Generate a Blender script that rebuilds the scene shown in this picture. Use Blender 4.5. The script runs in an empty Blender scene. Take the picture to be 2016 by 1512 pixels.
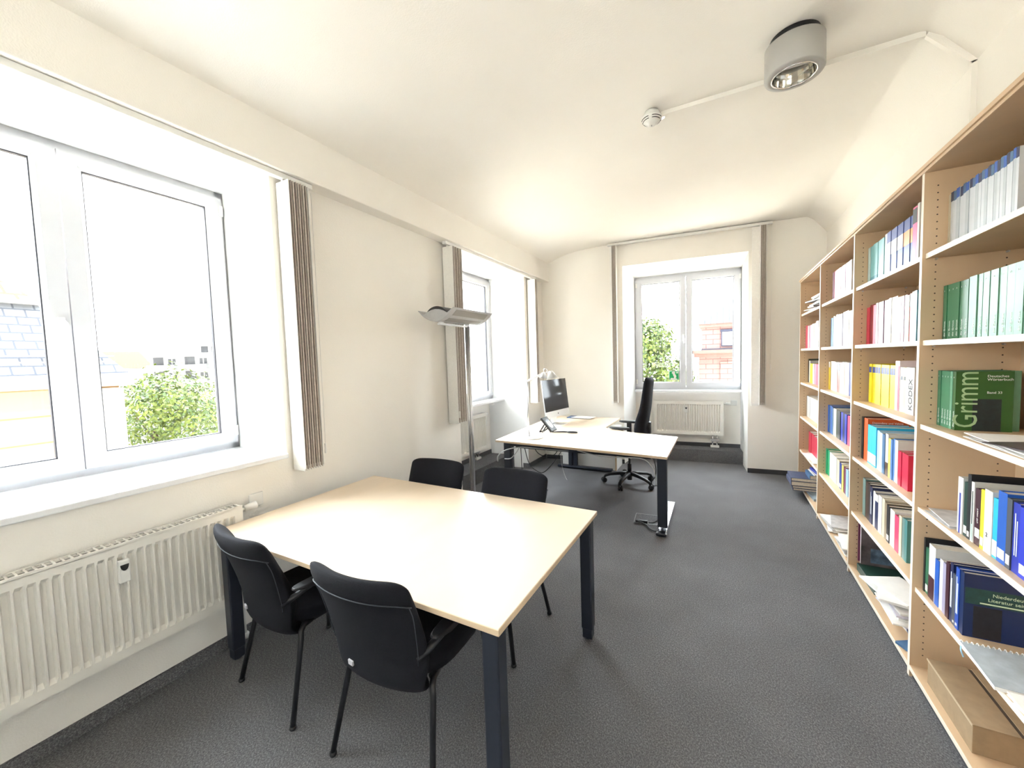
import bpy, bmesh, math, random
from mathutils import Vector, Matrix
random.seed(7)
C = bpy.context.scene.collection
SC = bpy.context.scene
PI = math.pi

# ---------------------------------------------------------------- camera, light, exposure
SC.view_settings.view_transform = 'Standard'
SC.view_settings.look = 'None'
SC.view_settings.gamma = 1.0
SC.view_settings.use_curve_mapping = False
SC.view_settings.exposure = 4.64

YAW, PITCH, ROLL, FPX = 0.487241686, 0.0596371203, -0.0300858959, 775.408747
_f = Vector((-math.sin(YAW)*math.cos(PITCH), math.cos(YAW)*math.cos(PITCH), -math.sin(PITCH)))
_r = Vector((math.cos(YAW), math.sin(YAW), 0)); _u = _r.cross(_f)
_r2 = _r*math.cos(ROLL)+_u*math.sin(ROLL); _u2 = -_r*math.sin(ROLL)+_u*math.cos(ROLL)
cam_d = bpy.data.cameras.new('camera'); cam = bpy.data.objects.new('camera', cam_d); C.objects.link(cam)
cam_d.sensor_width = 36; cam_d.lens = FPX/2016*36; cam_d.clip_start = 0.02; cam_d.clip_end = 2000
M3 = Matrix((_r2, _u2, -_f)).transposed()
cam.matrix_world = Matrix.Translation((0, 0, 1.6)) @ M3.to_4x4()
SC.camera = cam

w = bpy.data.worlds.new('sky'); SC.world = w; w.use_nodes = True
bg = w.node_tree.nodes['Background']; bg.inputs[0].default_value = (0.93, 0.955, 1.0, 1); 
_nt = w.node_tree; _tc = _nt.nodes.new('ShaderNodeTexCoord'); _vm = _nt.nodes.new('ShaderNodeVectorMath'); _vm.operation = 'DOT_PRODUCT'
_vm.inputs[1].default_value = Vector((-.74, .66, .12)).normalized(); _mr = _nt.nodes.new('ShaderNodeMapRange'); _mr.interpolation_type = 'SMOOTHSTEP'
_mr.inputs['From Min'].default_value = -.35; _mr.inputs['From Max'].default_value = .75; _mr.inputs['To Min'].default_value = .10; _mr.inputs['To Max'].default_value = 1.9
_nt.links.new(_tc.outputs['Generated'], _vm.inputs[0]); _nt.links.new(_vm.outputs['Value'], _mr.inputs['Value']); _nt.links.new(_mr.outputs[0], bg.inputs[1])   # sky shaped brighter on the window side to light the room

sun_d = bpy.data.lights.new('sun', 'SUN'); sun_d.energy = .35; sun_d.angle = math.radians(2); sun_d.color = (1, .95, .85)
sun = bpy.data.objects.new('sun', sun_d); C.objects.link(sun)
sun.rotation_euler = Vector((-.55, .35, -.9)).to_track_quat('-Z', 'Y').to_euler()

XL = -2.51                     # inner face of the left wall
FA = 0.0856981677              # turn of the far wall
FO = Vector((.5, 6.1, 0))
FM = Matrix.Translation(FO) @ Matrix.Rotation(FA, 4, 'Z')      # far wall frame: u along the wall, v outward
LM = Matrix(((0, -1, 0, 0), (1, 0, 0, 0), (0, 0, 1, 0), (0, 0, 0, 1)))  # left wall frame: u = +y, v = -x

def portal(name, mat, u0, u1, z0, z1, v):
    d = bpy.data.lights.new(name, 'AREA'); d.shape = 'RECTANGLE'; d.size = u1-u0; d.size_y = z1-z0
    d.cycles.is_portal = True
    o = bpy.data.objects.new(name, d); C.objects.link(o)
    # an area light shines along its -Z: turn it inward
    o.matrix_world = mat @ Matrix.Translation(((u0+u1)/2, v, (z0+z1)/2)) @ Matrix.Rotation(-PI/2, 4, 'X')
portal('portal_light', LM, 0.02, 1.54, 1.05, 2.8, .66)
portal('portal_light', LM, 3.52, 5.18, 1.05, 2.8, .66)
portal('portal_light', LM, -2.3, -.75, 1.05, 2.8, .66)
portal('portal_light', Matrix(((-1, 0, 0, 0), (0, -1, 0, 0), (0, 0, 1, 0), (0, 0, 0, 1))), -.1, 1.7, 1.05, 2.8, 3.2)
portal('portal_light', FM, -1.74, -.23, 1.08, 2.88, .74)

# ---------------------------------------------------------------- materials
def rgb(c):
    if isinstance(c, str):
        c = [int(c[i:i+2], 16)/255 for i in (0, 2, 4)]
        c = [x/12.92 if x <= .04045 else ((x+.055)/1.055)**2.4 for x in c]
    return (c[0], c[1], c[2], 1)
_mc = {}
def mat(name, col, rough=.6, metal=0, var=.05, scale=8, bump=0, bscale=60, spec=.5, trans=0, stretch=None, coat=0):
    if name in _mc: return _mc[name]
    m = bpy.data.materials.new(name); m.use_nodes = True; nt = m.node_tree; b = nt.nodes['Principled BSDF']
    col = rgb(col)
    b.inputs['Base Color'].default_value = col
    b.inputs['Roughness'].default_value = rough; b.inputs['Metallic'].default_value = metal
    b.inputs['Specular IOR Level'].default_value = spec
    if coat: b.inputs['Coat Weight'].default_value = coat; b.inputs['Coat Roughness'].default_value = .12
    tc = nt.nodes.new('ShaderNodeTexCoord')
    src = tc.outputs['Object']
    if stretch:
        mp = nt.nodes.new('ShaderNodeMapping'); mp.inputs['Scale'].default_value = stretch
        nt.links.new(src, mp.inputs[0]); src = mp.outputs[0]
    if var:
        n = nt.nodes.new('ShaderNodeTexNoise'); n.inputs['Scale'].default_value = scale; n.inputs['Detail'].default_value = 4
        nt.links.new(src, n.inputs['Vector'])
        cr = nt.nodes.new('ShaderNodeValToRGB')
        cr.color_ramp.elements[0].position = .3; cr.color_ramp.elements[1].position = .7
        cr.color_ramp.elements[0].color = tuple(max(0, x*(1-var)) for x in col[:3])+(1,)
        cr.color_ramp.elements[1].color = tuple(min(1, x*(1+var)) for x in col[:3])+(1,)
        nt.links.new(n.outputs['Fac'], cr.inputs[0]); nt.links.new(cr.outputs[0], b.inputs['Base Color'])
    if bump:
        n2 = nt.nodes.new('ShaderNodeTexNoise'); n2.inputs['Scale'].default_value = bscale; n2.inputs['Detail'].default_value = 5
        nt.links.new(tc.outputs['Object'], n2.inputs['Vector'])
        bp = nt.nodes.new('ShaderNodeBump'); bp.inputs['Strength'].default_value = bump; bp.inputs['Distance'].default_value = .004
        nt.links.new(n2.outputs['Fac'], bp.inputs['Height']); nt.links.new(bp.outputs[0], b.inputs['Normal'])
    _mc[name] = m; return m

PLASTER = mat('plaster_white', (.88, .845, .785), .9, var=.012, scale=2, bump=.25, bscale=140, spec=.2)
REVEAL = mat('reveal_white', (.86, .86, .85), .8, var=.01, bump=.1, bscale=100, spec=.2)
PVC = mat('window_plastic', (.57, .575, .605), .35, var=.01)
SILL = mat('sill_white', (.84, .85, .87), .3, var=.01)
ENAMEL = mat('radiator_enamel', (.82, .79, .73), .3, var=.01)
MAPLE = mat('maple_laminate', (.74, .60, .455), .38, var=.05, scale=5, stretch=(1, .25, 1), spec=.4)
MAPLE_E = mat('maple_edge', (.62, .47, .31), .45, var=.06, scale=8)
SHELF = mat('shelf_maple', (.64, .455, .285), .45, var=.05, scale=6, stretch=(1, 1, .3))
SHELF_LIT = mat('shelf_maple_lit', (.80, .72, .60), .45, var=.03, scale=8)  # same maple made paler: window light on the front edges is painted in
HOLE = mat('hole_brown', (.07, .05, .035), .8, var=0)
DARKMETAL = mat('dark_blue_metal', (.018, .022, .034), .35, var=.04, spec=.5)
BLACKM = mat('black_tube', (.012, .012, .015), .35, var=.05)
FABRIC = mat('black_fabric', (.0075, .0075, .011), .9, var=.25, scale=300, bump=.5, bscale=500, spec=.25)
PIPING = mat('grey_piping', (.035, .04, .05), .6, var=0)
BLACKP = mat('black_plastic', (.009, .009, .011), .5, var=.05)
CHROME = mat('chrome', (.8, .8, .82), .12, 1, var=0)
ALU = mat('brushed_aluminium', (.62, .62, .63), .32, 1, var=.05, scale=40)
GREYL = mat('lamp_grey', (.42, .42, .43), .45, .3, var=.04, scale=30)
GREYP = mat('lamp_grey_panel', (.29, .28, .26), .55, .2, var=.08, scale=200)
WHITEP = mat('white_plastic', (.8, .79, .76), .4, var=.01)
WHITEL = mat('lamp_white', (.78, .78, .78), .35, var=.01)
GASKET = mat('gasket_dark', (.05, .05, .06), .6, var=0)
SLATM = mat('blind_slat', (.66, .60, .53), .8, var=.1, scale=60)
SLATB = mat('blind_slat_brown', (.40, .34, .29), .8, var=.1, scale=60)
SLAT_LIT = mat('blind_slat_lit', (.84, .82, .78), .8, var=.03, scale=60)  # lit copy of the slat colour, light on the broad faces painted in
BASEB = mat('baseboard_dark', (.05, .05, .055), .7, var=.1)
PAPER = mat('paper_white', (.82, .80, .76), .7, var=.03, scale=20)
PAGES = mat('book_pages', (.66, .60, .50), .8, var=.12, scale=120, stretch=(1, 12, 1))
INK = mat('ink_black', (.02, .02, .02), .6, var=0)
WTXT = mat('white_lettering', (.85, .88, .85), .6, var=0)
CARD = mat('cardboard', (.32, .22, .125), .8, var=.08, scale=25)
CORNW = mat('drip_sill_grey', (.35, .36, .37), .8)
CARDD = mat('cardboard_shadow_side', (.36, .24, .13), .8, var=.1, scale=20)

def carpet():
    m = bpy.data.materials.new('carpet_grey'); m.use_nodes = True; nt = m.node_tree; b = nt.nodes['Principled BSDF']
    b.inputs['Roughness'].default_value = .95; b.inputs['Specular IOR Level'].default_value = .15
    tc = nt.nodes.new('ShaderNodeTexCoord')
    n = nt.nodes.new('ShaderNodeTexNoise'); n.inputs['Scale'].default_value = 165; n.inputs['Detail'].default_value = 8; n.inputs['Roughness'].default_value = .9
    n2 = nt.nodes.new('ShaderNodeTexNoise'); n2.inputs['Scale'].default_value = 3; n2.inputs['Detail'].default_value = 3
    mp = nt.nodes.new('ShaderNodeMapping'); mp.inputs['Scale'].default_value = (1, .8, 1); mp.inputs['Rotation'].default_value = (0, 0, .6)
    nt.links.new(tc.outputs['Object'], mp.inputs[0]); nt.links.new(mp.outputs[0], n.inputs['Vector']); nt.links.new(tc.outputs['Object'], n2.inputs['Vector'])
    cr = nt.nodes.new('ShaderNodeValToRGB'); e = cr.color_ramp.elements
    e[0].position = .37; e[0].color = (.056, .055, .057, 1); e[1].position = .65; e[1].color = (.43, .42, .43, 1)
    k = e.new(.5); k.color = (.14, .138, .143, 1)
    nt.links.new(n.outputs['Fac'], cr.inputs[0])
    mx = nt.nodes.new('ShaderNodeMix'); mx.data_type = 'RGBA'; mx.blend_type = 'MULTIPLY'; mx.inputs[0].default_value = .35
    nt.links.new(cr.outputs[0], mx.inputs[6]); nt.links.new(n2.outputs['Fac'], mx.inputs[7])
    nt.links.new(mx.outputs[2], b.inputs['Base Color'])
    bp = nt.nodes.new('ShaderNodeBump'); bp.inputs['Strength'].default_value = .3; bp.inputs['Distance'].default_value = .004
    nt.links.new(n.outputs['Fac'], bp.inputs['Height']); nt.links.new(bp.outputs[0], b.inputs['Normal'])
    return m
CARPET = carpet()
def glass():
    m = bpy.data.materials.new('window_glass'); m.use_nodes = True; nt = m.node_tree
    for n in list(nt.nodes): nt.nodes.remove(n)
    o = nt.nodes.new('ShaderNodeOutputMaterial'); t = nt.nodes.new('ShaderNodeBsdfTransparent'); t.inputs[0].default_value = (.93, .96, .96, 1)
    g = nt.nodes.new('ShaderNodeBsdfGlossy'); g.inputs['Roughness'].default_value = .01
    lw = nt.nodes.new('ShaderNodeLayerWeight'); lw.inputs[0].default_value = .5
    pw = nt.nodes.new('ShaderNodeMath'); pw.operation = 'POWER'; pw.inputs[1].default_value = 4
    fr = nt.nodes.new('ShaderNodeMath'); fr.operation = 'MULTIPLY_ADD'; fr.inputs[1].default_value = .5; fr.inputs[2].default_value = .02
    nt.links.new(lw.outputs['Facing'], pw.inputs[0]); nt.links.new(pw.outputs[0], fr.inputs[0])
    mx = nt.nodes.new('ShaderNodeMixShader')
    nt.links.new(fr.outputs[0], mx.inputs[0]); nt.links.new(t.outputs[0], mx.inputs[1]); nt.links.new(g.outputs[0], mx.inputs[2]); nt.links.new(mx.outputs[0], o.inputs[0])
    return m
GLASS = glass()
def brickmat(name, c1, c2, mortar, scale, bw, rh, ms, axes='yz', off=.5):
    m = bpy.data.materials.new(name); m.use_nodes = True; nt = m.node_tree; b = nt.nodes['Principled BSDF']; b.inputs['Roughness'].default_value = .9
    b.inputs['Specular IOR Level'].default_value = .1
    tc = nt.nodes.new('ShaderNodeTexCoord'); sp = nt.nodes.new('ShaderNodeSeparateXYZ'); cb = nt.nodes.new('ShaderNodeCombineXYZ')
    nt.links.new(tc.outputs['Object'], sp.inputs[0])
    for i, a in enumerate(axes): nt.links.new(sp.outputs['xyz'.index(a)], cb.inputs[i])
    k = nt.nodes.new('ShaderNodeTexBrick'); k.inputs['Color1'].default_value = rgb(c1); k.inputs['Color2'].default_value = rgb(c2); k.inputs['Mortar'].default_value = rgb(mortar)
    k.inputs['Scale'].default_value = scale; k.inputs['Brick Width'].default_value = bw; k.inputs['Row Height'].default_value = rh; k.inputs['Mortar Size'].default_value = ms; k.offset = off
    nt.links.new(cb.outputs[0], k.inputs['Vector']); nt.links.new(k.outputs['Color'], b.inputs['Base Color'])
    return m

# ---------------------------------------------------------------- mesh helpers
class G:
    def __init__(s): s.b = bmesh.new()
    def box(s, x0, x1, y0, y1, z0, z1, mi=0):
        vs = [s.b.verts.new((x, y, z)) for z in (z0, z1) for y in (y0, y1) for x in (x0, x1)]
        for q in ((0, 2, 3, 1), (4, 5, 7, 6), (0, 1, 5, 4), (2, 6, 7, 3), (0, 4, 6, 2), (1, 3, 7, 5)):
            s.b.faces.new([vs[i] for i in q]).material_index = mi
        return s
    def hull8(s, lo, hi, mi=0):      # two quads of 4 points each
        a = [s.b.verts.new(p) for p in lo]; c = [s.b.verts.new(p) for p in hi]
        s.b.faces.new(a[::-1]).material_index = mi; s.b.faces.new(c).material_index = mi
        for i in range(4):
            j = (i+1) % 4; s.b.faces.new((a[i], a[j], c[j], c[i])).material_index = mi
        return s
    def prism(s, poly, a, b, axis='z', mi=0):   # poly in the two other axes, in cyclic order
        def P(p, h):
            return {'z': (p[0], p[1], h), 'y': (p[0], h, p[1]), 'x': (h, p[0], p[1])}[axis]
        lo = [s.b.verts.new(P(p, a)) for p in poly]; hi = [s.b.verts.new(P(p, b)) for p in poly]
        n = len(poly)
        s.b.faces.new(lo[::-1]).material_index = mi; s.b.faces.new(hi).material_index = mi
        for i in range(n):
            j = (i+1) % n; s.b.faces.new((lo[i], lo[j], hi[j], hi[i])).material_index = mi
        return s
    def tube(s, pts, r, n=10, mi=0, caps=True, flat=1.0):
        pts = [Vector(p) for p in pts]; rs = r if isinstance(r, (list, tuple)) else [r]*len(pts)
        rings = []; up = None
        for i, p in enumerate(pts):
            t = (pts[min(i+1, len(pts)-1)]-pts[max(i-1, 0)]).normalized()
            if up is None:
                up = Vector((0, 0, 1)) if abs(t.z) < .9 else Vector((1, 0, 0))
            a = t.cross(up).normalized(); bb = a.cross(t).normalized(); up = bb
            rings.append([s.b.verts.new(p+(a*math.cos(2*PI*k/n)+bb*flat*math.sin(2*PI*k/n))*rs[i]) for k in range(n)])
        for i in range(len(rings)-1):
            for k in range(n):
                f = s.b.faces.new((rings[i][k], rings[i][(k+1) % n], rings[i+1][(k+1) % n], rings[i+1][k])); f.material_index = mi; f.smooth = True
        if caps:
            s.b.faces.new(rings[0][::-1]).material_index = mi; s.b.faces.new(rings[-1]).material_index = mi
        return s
    def lathe(s, prof, c=(0, 0, 0), n=32, mi=0, axis='z', smooth=True, caps=True):
        c = Vector(c); rings = []
        for r, h in prof:
            ring = []
            for k in range(n):
                a = 2*PI*k/n; q = (r*math.cos(a), r*math.sin(a), h)
                if axis == 'x': q = (h, q[0], q[1])
                if axis == 'y': q = (q[1], h, q[0])
                ring.append(s.b.verts.new(c+Vector(q)))
            rings.append(ring)
        for i in range(len(rings)-1):
            for k in range(n):
                f = s.b.faces.new((rings[i][k], rings[i][(k+1) % n], rings[i+1][(k+1) % n], rings[i+1][k])); f.material_index = mi; f.smooth = smooth
        if not caps: return s
        s.b.faces.new(rings[0][::-1]).material_index = mi; s.b.faces.new(rings[-1]).material_index = mi
        return s
    def grid(s, fn, nu, nv, mi=0):
        V = [[s.b.verts.new(fn(i/nu, j/nv)) for j in range(nv+1)] for i in range(nu+1)]
        for i in range(nu):
            for j in range(nv):
                f = s.b.faces.new((V[i][j], V[i+1][j], V[i+1][j+1], V[i][j+1])); f.material_index = mi; f.smooth = True
        return V

def obj(name, g, mats, parent=None, bevel=0, sub=0, mw=None, smooth=False, fix=True, seg=2):
    if fix: bmesh.ops.recalc_face_normals(g.b, faces=g.b.faces[:])
    me = bpy.data.meshes.new(name); g.b.to_mesh(me); g.b.free()
    for m in (mats if isinstance(mats, (list, tuple)) else [mats]): me.materials.append(m)
    if smooth:
        for p in me.polygons: p.use_smooth = True
    o = bpy.data.objects.new(name, me); C.objects.link(o)
    if parent: o.parent = parent
    if mw is not None: o.matrix_world = mw
    if bevel:
        md = o.modifiers.new('bevel', 'BEVEL'); md.width = bevel; md.segments = seg; md.limit_method = 'ANGLE'; md.angle_limit = math.radians(40)
    if sub:
        md = o.modifiers.new('sub', 'SUBSURF'); md.levels = sub; md.render_levels = sub
    return o
def tag(o, label, cat, group=None):
    o['label'] = label; o['category'] = cat
    if group: o['group'] = group
    return o
def thing(name, label, cat, loc=(0, 0, 0), rz=0, group=None, mw=None):
    o = bpy.data.objects.new(name, None); C.objects.link(o); o.empty_display_size = .1
    if mw is not None: o.matrix_world = mw
    else: o.location = loc; o.rotation_euler = (0, 0, rz)
    return tag(o, label, cat, group)
def struct(name, g, mats, **k):
    o = obj(name, g, mats, **k)
    if 'parent' not in k or k['parent'] is None: o['kind'] = 'structure'
    return o
def copy_tree(o, parent=None):
    c = o.copy(); C.objects.link(c); c.parent = parent
    for ch in list(o.children): copy_tree(ch, c)
    return c
_txt = {}
def text(s, size, org, xd, yd, m, parent, name='title_text', ext=.0003, sx=1.0):
    key = (s, size, ext, m.name)
    if key not in _txt:
        cu = bpy.data.curves.new('t', 'FONT'); cu.body = s; cu.size = size; cu.extrude = ext; cu.resolution_u = 3
        to = bpy.data.objects.new('t', cu); C.objects.link(to)
        bpy.context.view_layer.update()
        me = bpy.data.meshes.new_from_object(to.evaluated_get(bpy.context.evaluated_depsgraph_get()))
        me.materials.clear(); me.materials.append(m); me.name = name
        bpy.data.objects.remove(to); bpy.data.curves.remove(cu); _txt[key] = me
    o = bpy.data.objects.new(name, _txt[key]); C.objects.link(o); o.parent = parent
    xd = Vector(xd); yd = Vector(yd); zd = xd.cross(yd)
    o.matrix_local = Matrix.Translation(org) @ Matrix((xd*sx, yd, zd)).transposed().to_4x4()
    return o

# ================================================================ the room
g = G()
g.box(XL, 1.6, -2.9, 6.75, -.12, 0)
g.box(-3.3, XL, 3.50, 5.20, -.12, .0)                       # window niche floor
g.box(-3.3, -2.80, 3.50, 5.20, 0, .19)                      # carpeted step in the left niche
struct('floor', g, CARPET)
g = G().box(-1.776, -.175, .40, .9, -.1, .185)
struct('trim_1', g, CARPET, mw=FM)

g = G()
for y0, y1 in ((-2.9, -2.32), (-.74, -.01), (1.56, 3.50), (5.20, 6.9)): g.box(-3.125, XL, y0, y1, -.1, 3.6)
for y0, y1 in ((-2.32, -.74), (-.01, 1.56)): g.box(-3.125, XL, y0, y1, -.1, 1.008).box(-3.125, XL, y0, y1, 2.812, 3.6)
g.box(-3.28, -3.12, 3.50, 5.20, -.1, 1.0).box(-3.125, XL, 3.50, 5.20, 2.812, 3.6)
struct('wall_left', g, PLASTER)
g = G()
for u0, u1 in ((-3.2, -1.776), (-.175, 1.3)): g.box(u0, u1, 0, .70, -.1, 3.6)
g.box(-1.776, -.175, 0, .70, 2.93, 3.6).box(-1.776, -.175, .68, .8, -.1, 1.05)
struct('wall_far', g, PLASTER, mw=FM)
struct('wall_right', G().box(1.15, 1.4, -2.9, 6.9, -.1, 3.6), PLASTER)
g = G()
for a, b in ((-3.125, -1.7), (.1, 1.4)): g.box(a, b, -3.2, -2.8, -.1, 3.6)
g.box(-1.7, .1, -3.2, -2.8, -.1, 1.008).box(-1.7, .1, -3.2, -2.8, 2.812, 3.6)
struct('wall_back', g, PLASTER)
struct('trim_2', G().box(XL-.01, -2.385, -2.85, 6.2, 2.814, 3.4), PLASTER, bevel=.006)   # boxed beam over the windows
prof = [(-2.395, 3.07), (-2.385, 3.10), (-2.33, 3.125), (-2.26, 3.152), (-2.16, 3.185), (-2.06, 3.212), (-1.93, 3.234), (-1.79, 3.247), (-1.6, 3.256), (-1.4, 3.26), (.93, 3.268), (.955, 3.262), (1.02, 3.215), (1.16, 3.04), (1.16, 3.7), (-2.395, 3.7)]
g = G().prism([(p[0], p[1]) for p in prof], -2.95, 6.95, 'y')
o = struct('ceiling', g, PLASTER)
for p in o.data.polygons: p.use_smooth = True
o.data.set_sharp_from_angle(angle=math.radians(24))

g = G()
for y0, y1 in ((-2.8, 3.50), (5.20, 5.85)): g.box(XL, XL+.012, y0, y1, 0, .068)
g.box(-3.12, XL, 5.188, 5.20, .0, .068).box(-3.12, -2.82, 5.188, 5.20, .19, .25).box(-3.12, -3.108, 3.5, 5.2, .19, .25)
struct('baseboard_left', g, CARPET)
g = G().box(-.175, .36, -.013, 0, 0, .06).box(-3.0, -1.776, -.013, 0, 0, .06).box(-1.776, -.175, .667, .68, .185, .24)
struct('baseboard_far', g, BASEB, mw=FM)

# ---------------------------------------------------------------- windows
def window(name, mw, u0, u1, z0, z1, sillv, label):
    """frame plane at v=0 (room side), v grows outward; sillv = how far the sill reaches into the room"""
    g = G(); t = .022; D = .07
    g.box(u0, u0+t+.03, .012, D, z0, z1).box(u1-t-.03, u1, .012, D, z0, z1).box(u0, u1, .012, D, z1-.045, z1).box(u0, u1, .012, D, z0, z0+.045)
    root = struct(name, g, PVC, mw=mw, bevel=.003)
    root['label'] = label
    um = (u0+u1)/2
    for k, (a, b) in enumerate(((u0+t, um-.0025), (um+.0025, u1-t))):
        g = G(); a0, b0, c0, d0 = a, b, z0+.042, z1-.045; s = .09; st = .076
        # mitred sash profile: outer flat, slightly stepped glazing bead
        def ring(o0, o1, v0, v1, v2):
            P = lambda o, v: [(a0+o, v, c0+o*st/s), (b0-o, v, c0+o*st/s), (b0-o, v, d0-o*st/s), (a0+o, v, d0-o*st/s)]
            A = P(o0, v0); B = P(o1, v1); Cc = P(o1, v2); Dd = P(o0, v2)
            L = [[g.b.verts.new(p) for p in q] for q in (A, B, Cc, Dd)]
            for i in range(4):
                j = (i+1) % 4
                for m in range(4):
                    n = (m+1) % 4; g.b.faces.new((L[m][i], L[m][j], L[n][j], L[n][i]))
        ring(0, s-.018, -.012, -.012, .05); ring(s-.018, s, -.006, .004, .05)
        sa = obj('sash', g, PVC, root)
        g = G(); e = s; e2 = s+.005
        for q in ((a0+e, a0+e2, c0+st, d0-st), (b0-e2, b0-e, c0+st, d0-st)): g.box(q[0], q[1], .008, .03, q[2], q[3])
        for q in ((c0+st, c0+st+.005), (d0-st-.005, d0-st)): g.box(a0+e, b0-e, .008, .03, q[0], q[1])
        obj('gasket', g, GASKET, sa)
        obj('glass_pane', G().box(a0+s-.01, b0-s+.01, .018, .022, c0+st-.01, d0-st+.01), GLASS, sa)
        hx = a+.006 if k == 0 else b-.006
        for hz in (c0+.05, d0-.12):
            obj('hinge', G().box(hx-.011, hx+.011, -.022, -.011, hz, hz+.07), WHITEP, sa, bevel=.003)
    # lever handle on the left sash
    hz = z0+.80; hu = um-.038
    hn = obj('handle', G().box(hu-.014, hu+.014, -.02, -.012, hz-.045, hz+.055)
        .tube([(hu, -.015, hz+.03), (hu, -.045, hz+.03), (hu+.004, -.056, hz+.02), (hu+.008, -.058, hz-.02), (hu+.012, -.055, hz-.085)], [.010, .010, .0105, .0105, .009], 12), WHITEP, root, bevel=.003)
    obj('window_sill', G().box(u0-.0, u1+.0, -sillv, .02, z0-.032, z0), SILL, root, bevel=.006)
    # outer metal drip sill and shutter box edge
    obj('outer_sill', G().box(u0, u1, .07, .20, z0-.03, z0-.012), CORNW, root)
    return root
def at(mat, u, v, z=0): return mat @ Matrix.Translation((u, v, z))
window('window_1', LM @ Matrix.Translation((0, 3.05, 0)), -.01, 1.56, 1.04, 2.812, .56, 'white two-sash window nearest the camera above the long ribbed radiator')
window('window_2', LM @ Matrix.Translation((0, 3.05, 0)), 3.50, 5.13, 1.04, 2.812, .20, 'white window in the left wall beyond the floor lamp')
window('window_3', FM @ Matrix.Translation((0, .62, 0)), -1.67, -.165, 1.07, 2.853, .10, 'white two-sash window in the far wall with a green sign on it')
window('fill_window_left', LM @ Matrix.Translation((0, 3.05, 0)), -2.32, -.74, 1.04, 2.812, .56, 'unseen white window added in the left wall behind the camera for fill light')  # added out of view, lets in more light from behind
BMX = Matrix(((-1, 0, 0, 0), (0, -1, 0, 0), (0, 0, 1, 0), (0, 0, 0, 1)))
window('fill_window_back', BMX @ Matrix.Translation((0, 3.1, 0)), -.1, 1.7, 1.04, 2.812, .32, 'unseen white window added in the wall behind the camera for fill light')  # invented opening out of view, serves as soft frontal fill
# reveal linings of the niches (painted brighter white)
g = G()
for y0, y1 in ((-2.32, -.74), (-.01, 1.56), (3.50, 5.20)):
    zz = 1.04 if y0 < 3 else .0
    g.box(-3.05, XL-.001, y0, y0+.004, zz, 2.812).box(-3.05, XL-.001, y1-.004, y1, zz, 2.812).box(-3.05, XL-.001, y0, y1, 2.808, 2.8125)
g.prism([(XL-.002, 5.199), (-3.05, 5.13), (-3.119, 5.13), (-3.119, 5.199)], 0, 2.81)
struct('trim_3', g, REVEAL)
g = G().prism([(-1.776, .001), (-1.67, .62), (-1.67, .69), (-1.776, .69)], 0, 2.93).prism([(-.175, .001), (-.175, .69), (-.165, .69), (-.165, .62)][::-1], 0, 2.93).prism([(.001, 2.929), (.62, 2.853), (.69, 2.853), (.69, 2.94)], -1.776, -.17, 'x')
struct('trim_4', g, REVEAL, mw=FM)

# ---------------------------------------------------------------- radiators
def radiator(mw, L, H, D, label, side=1, meter=None, pitch=.0333):
    """local: u 0..L, v 0 = wall side, -D = room side, z 0..H"""
    R = thing('radiator', label, 'radiator', mw=mw)
    g = G(); z0, z1 = .055, H-.06; rib = pitch; n = int((L-.06)/rib); off = (L-n*rib)/2
    xs = []
    for i in range(n):
        a = off+i*rib
        xs += [(a, 0), (a+rib*.18, 0), (a+rib*.36, .017), (a+rib*.82, .017)]
    xs = [(0, 0)]+xs+[(off+n*rib, 0), (L, 0)]
    rows = [(0, 0), (z0-.012, 0), (z0+.006, 1), (z1-.006, 1), (z1+.012, 0), (H-.012, 0)]
    V = [[g.b.verts.new((x, -D+(d*f), z)) for x, d in xs] for z, f in rows]
    for j in range(len(rows)-1):
        for i in range(len(xs)-1): g.b.faces.new((V[j][i], V[j][i+1], V[j+1][i+1], V[j+1][i]))
    g.box(0, L, -D+.018, -D+.02, .0, H-.012).box(0, L, -.03, -.022, .02, H-.03)
    obj('panel', g, ENAMEL, R, fix=False)
    g = G(); g.box(0, L, -D, -D+.006, H-.014, H).box(0, L, -.024, -.018, H-.014, H)
    N = int(L/.0125)
    ys = [(-D+.006, -D+.012), (-D+.038, -D+.043)]
    for a, b in ys: g.box(0, L, a, min(b, -.024), H-.008, H-.002)
    for i in range(N+1):
        x = i*L/N
        if i % 2 == 0: continue
        g.box(max(0, x-.0035), min(L, x+.0035), -D+.006, -.024, H-.008, H-.002)
    obj('top_grille', g, ENAMEL, R)
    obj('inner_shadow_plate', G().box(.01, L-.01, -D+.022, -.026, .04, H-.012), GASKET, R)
    for a, b in ((0, .006), (L-.006, L)): obj('side_panel', G().box(a, b, -D+.002, -.018, .03, H-.004), ENAMEL, R, bevel=.002)
    xx = L if side > 0 else 0
    obj('valve', G().tube([(xx, -D/2, H-.04), (xx+side*.03, -D/2, H-.04)], .011, 12).tube([(xx+side*.03, -D/2, H-.04), (xx+side*.095, -D/2, H-.036)], [.019, .023], 16), WHITEP, R)
    for bx_ in (L*.15, L*.85-.03): obj('bracket', G().box(bx_, bx_+.03, -.022, .0, H*.5, H*.8), ENAMEL, R)
    if meter is not None:
        mz = H-.18
        mt = obj('heat_meter', G().box(meter-.02, meter+.02, -D-.022, -D+.001, mz, mz+.105), WHITEP, R, bevel=.005)
        obj('meter_display', G().prism([(meter+.015*math.cos(t), mz+.085+.028*math.sin(t)) for t in [PI+k*PI/10 for k in range(11)]], -D-.0235, -D-.02, 'y'), INK, mt)
    return R
RM = lambda u, v, z: LM @ Matrix.Translation((u, v, z))
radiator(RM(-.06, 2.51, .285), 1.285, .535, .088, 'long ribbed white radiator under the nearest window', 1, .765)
radiator(RM(3.62, 3.12, .33), 1.26, .525, .10, 'white radiator in the niche behind the floor lamp', 1)
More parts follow.
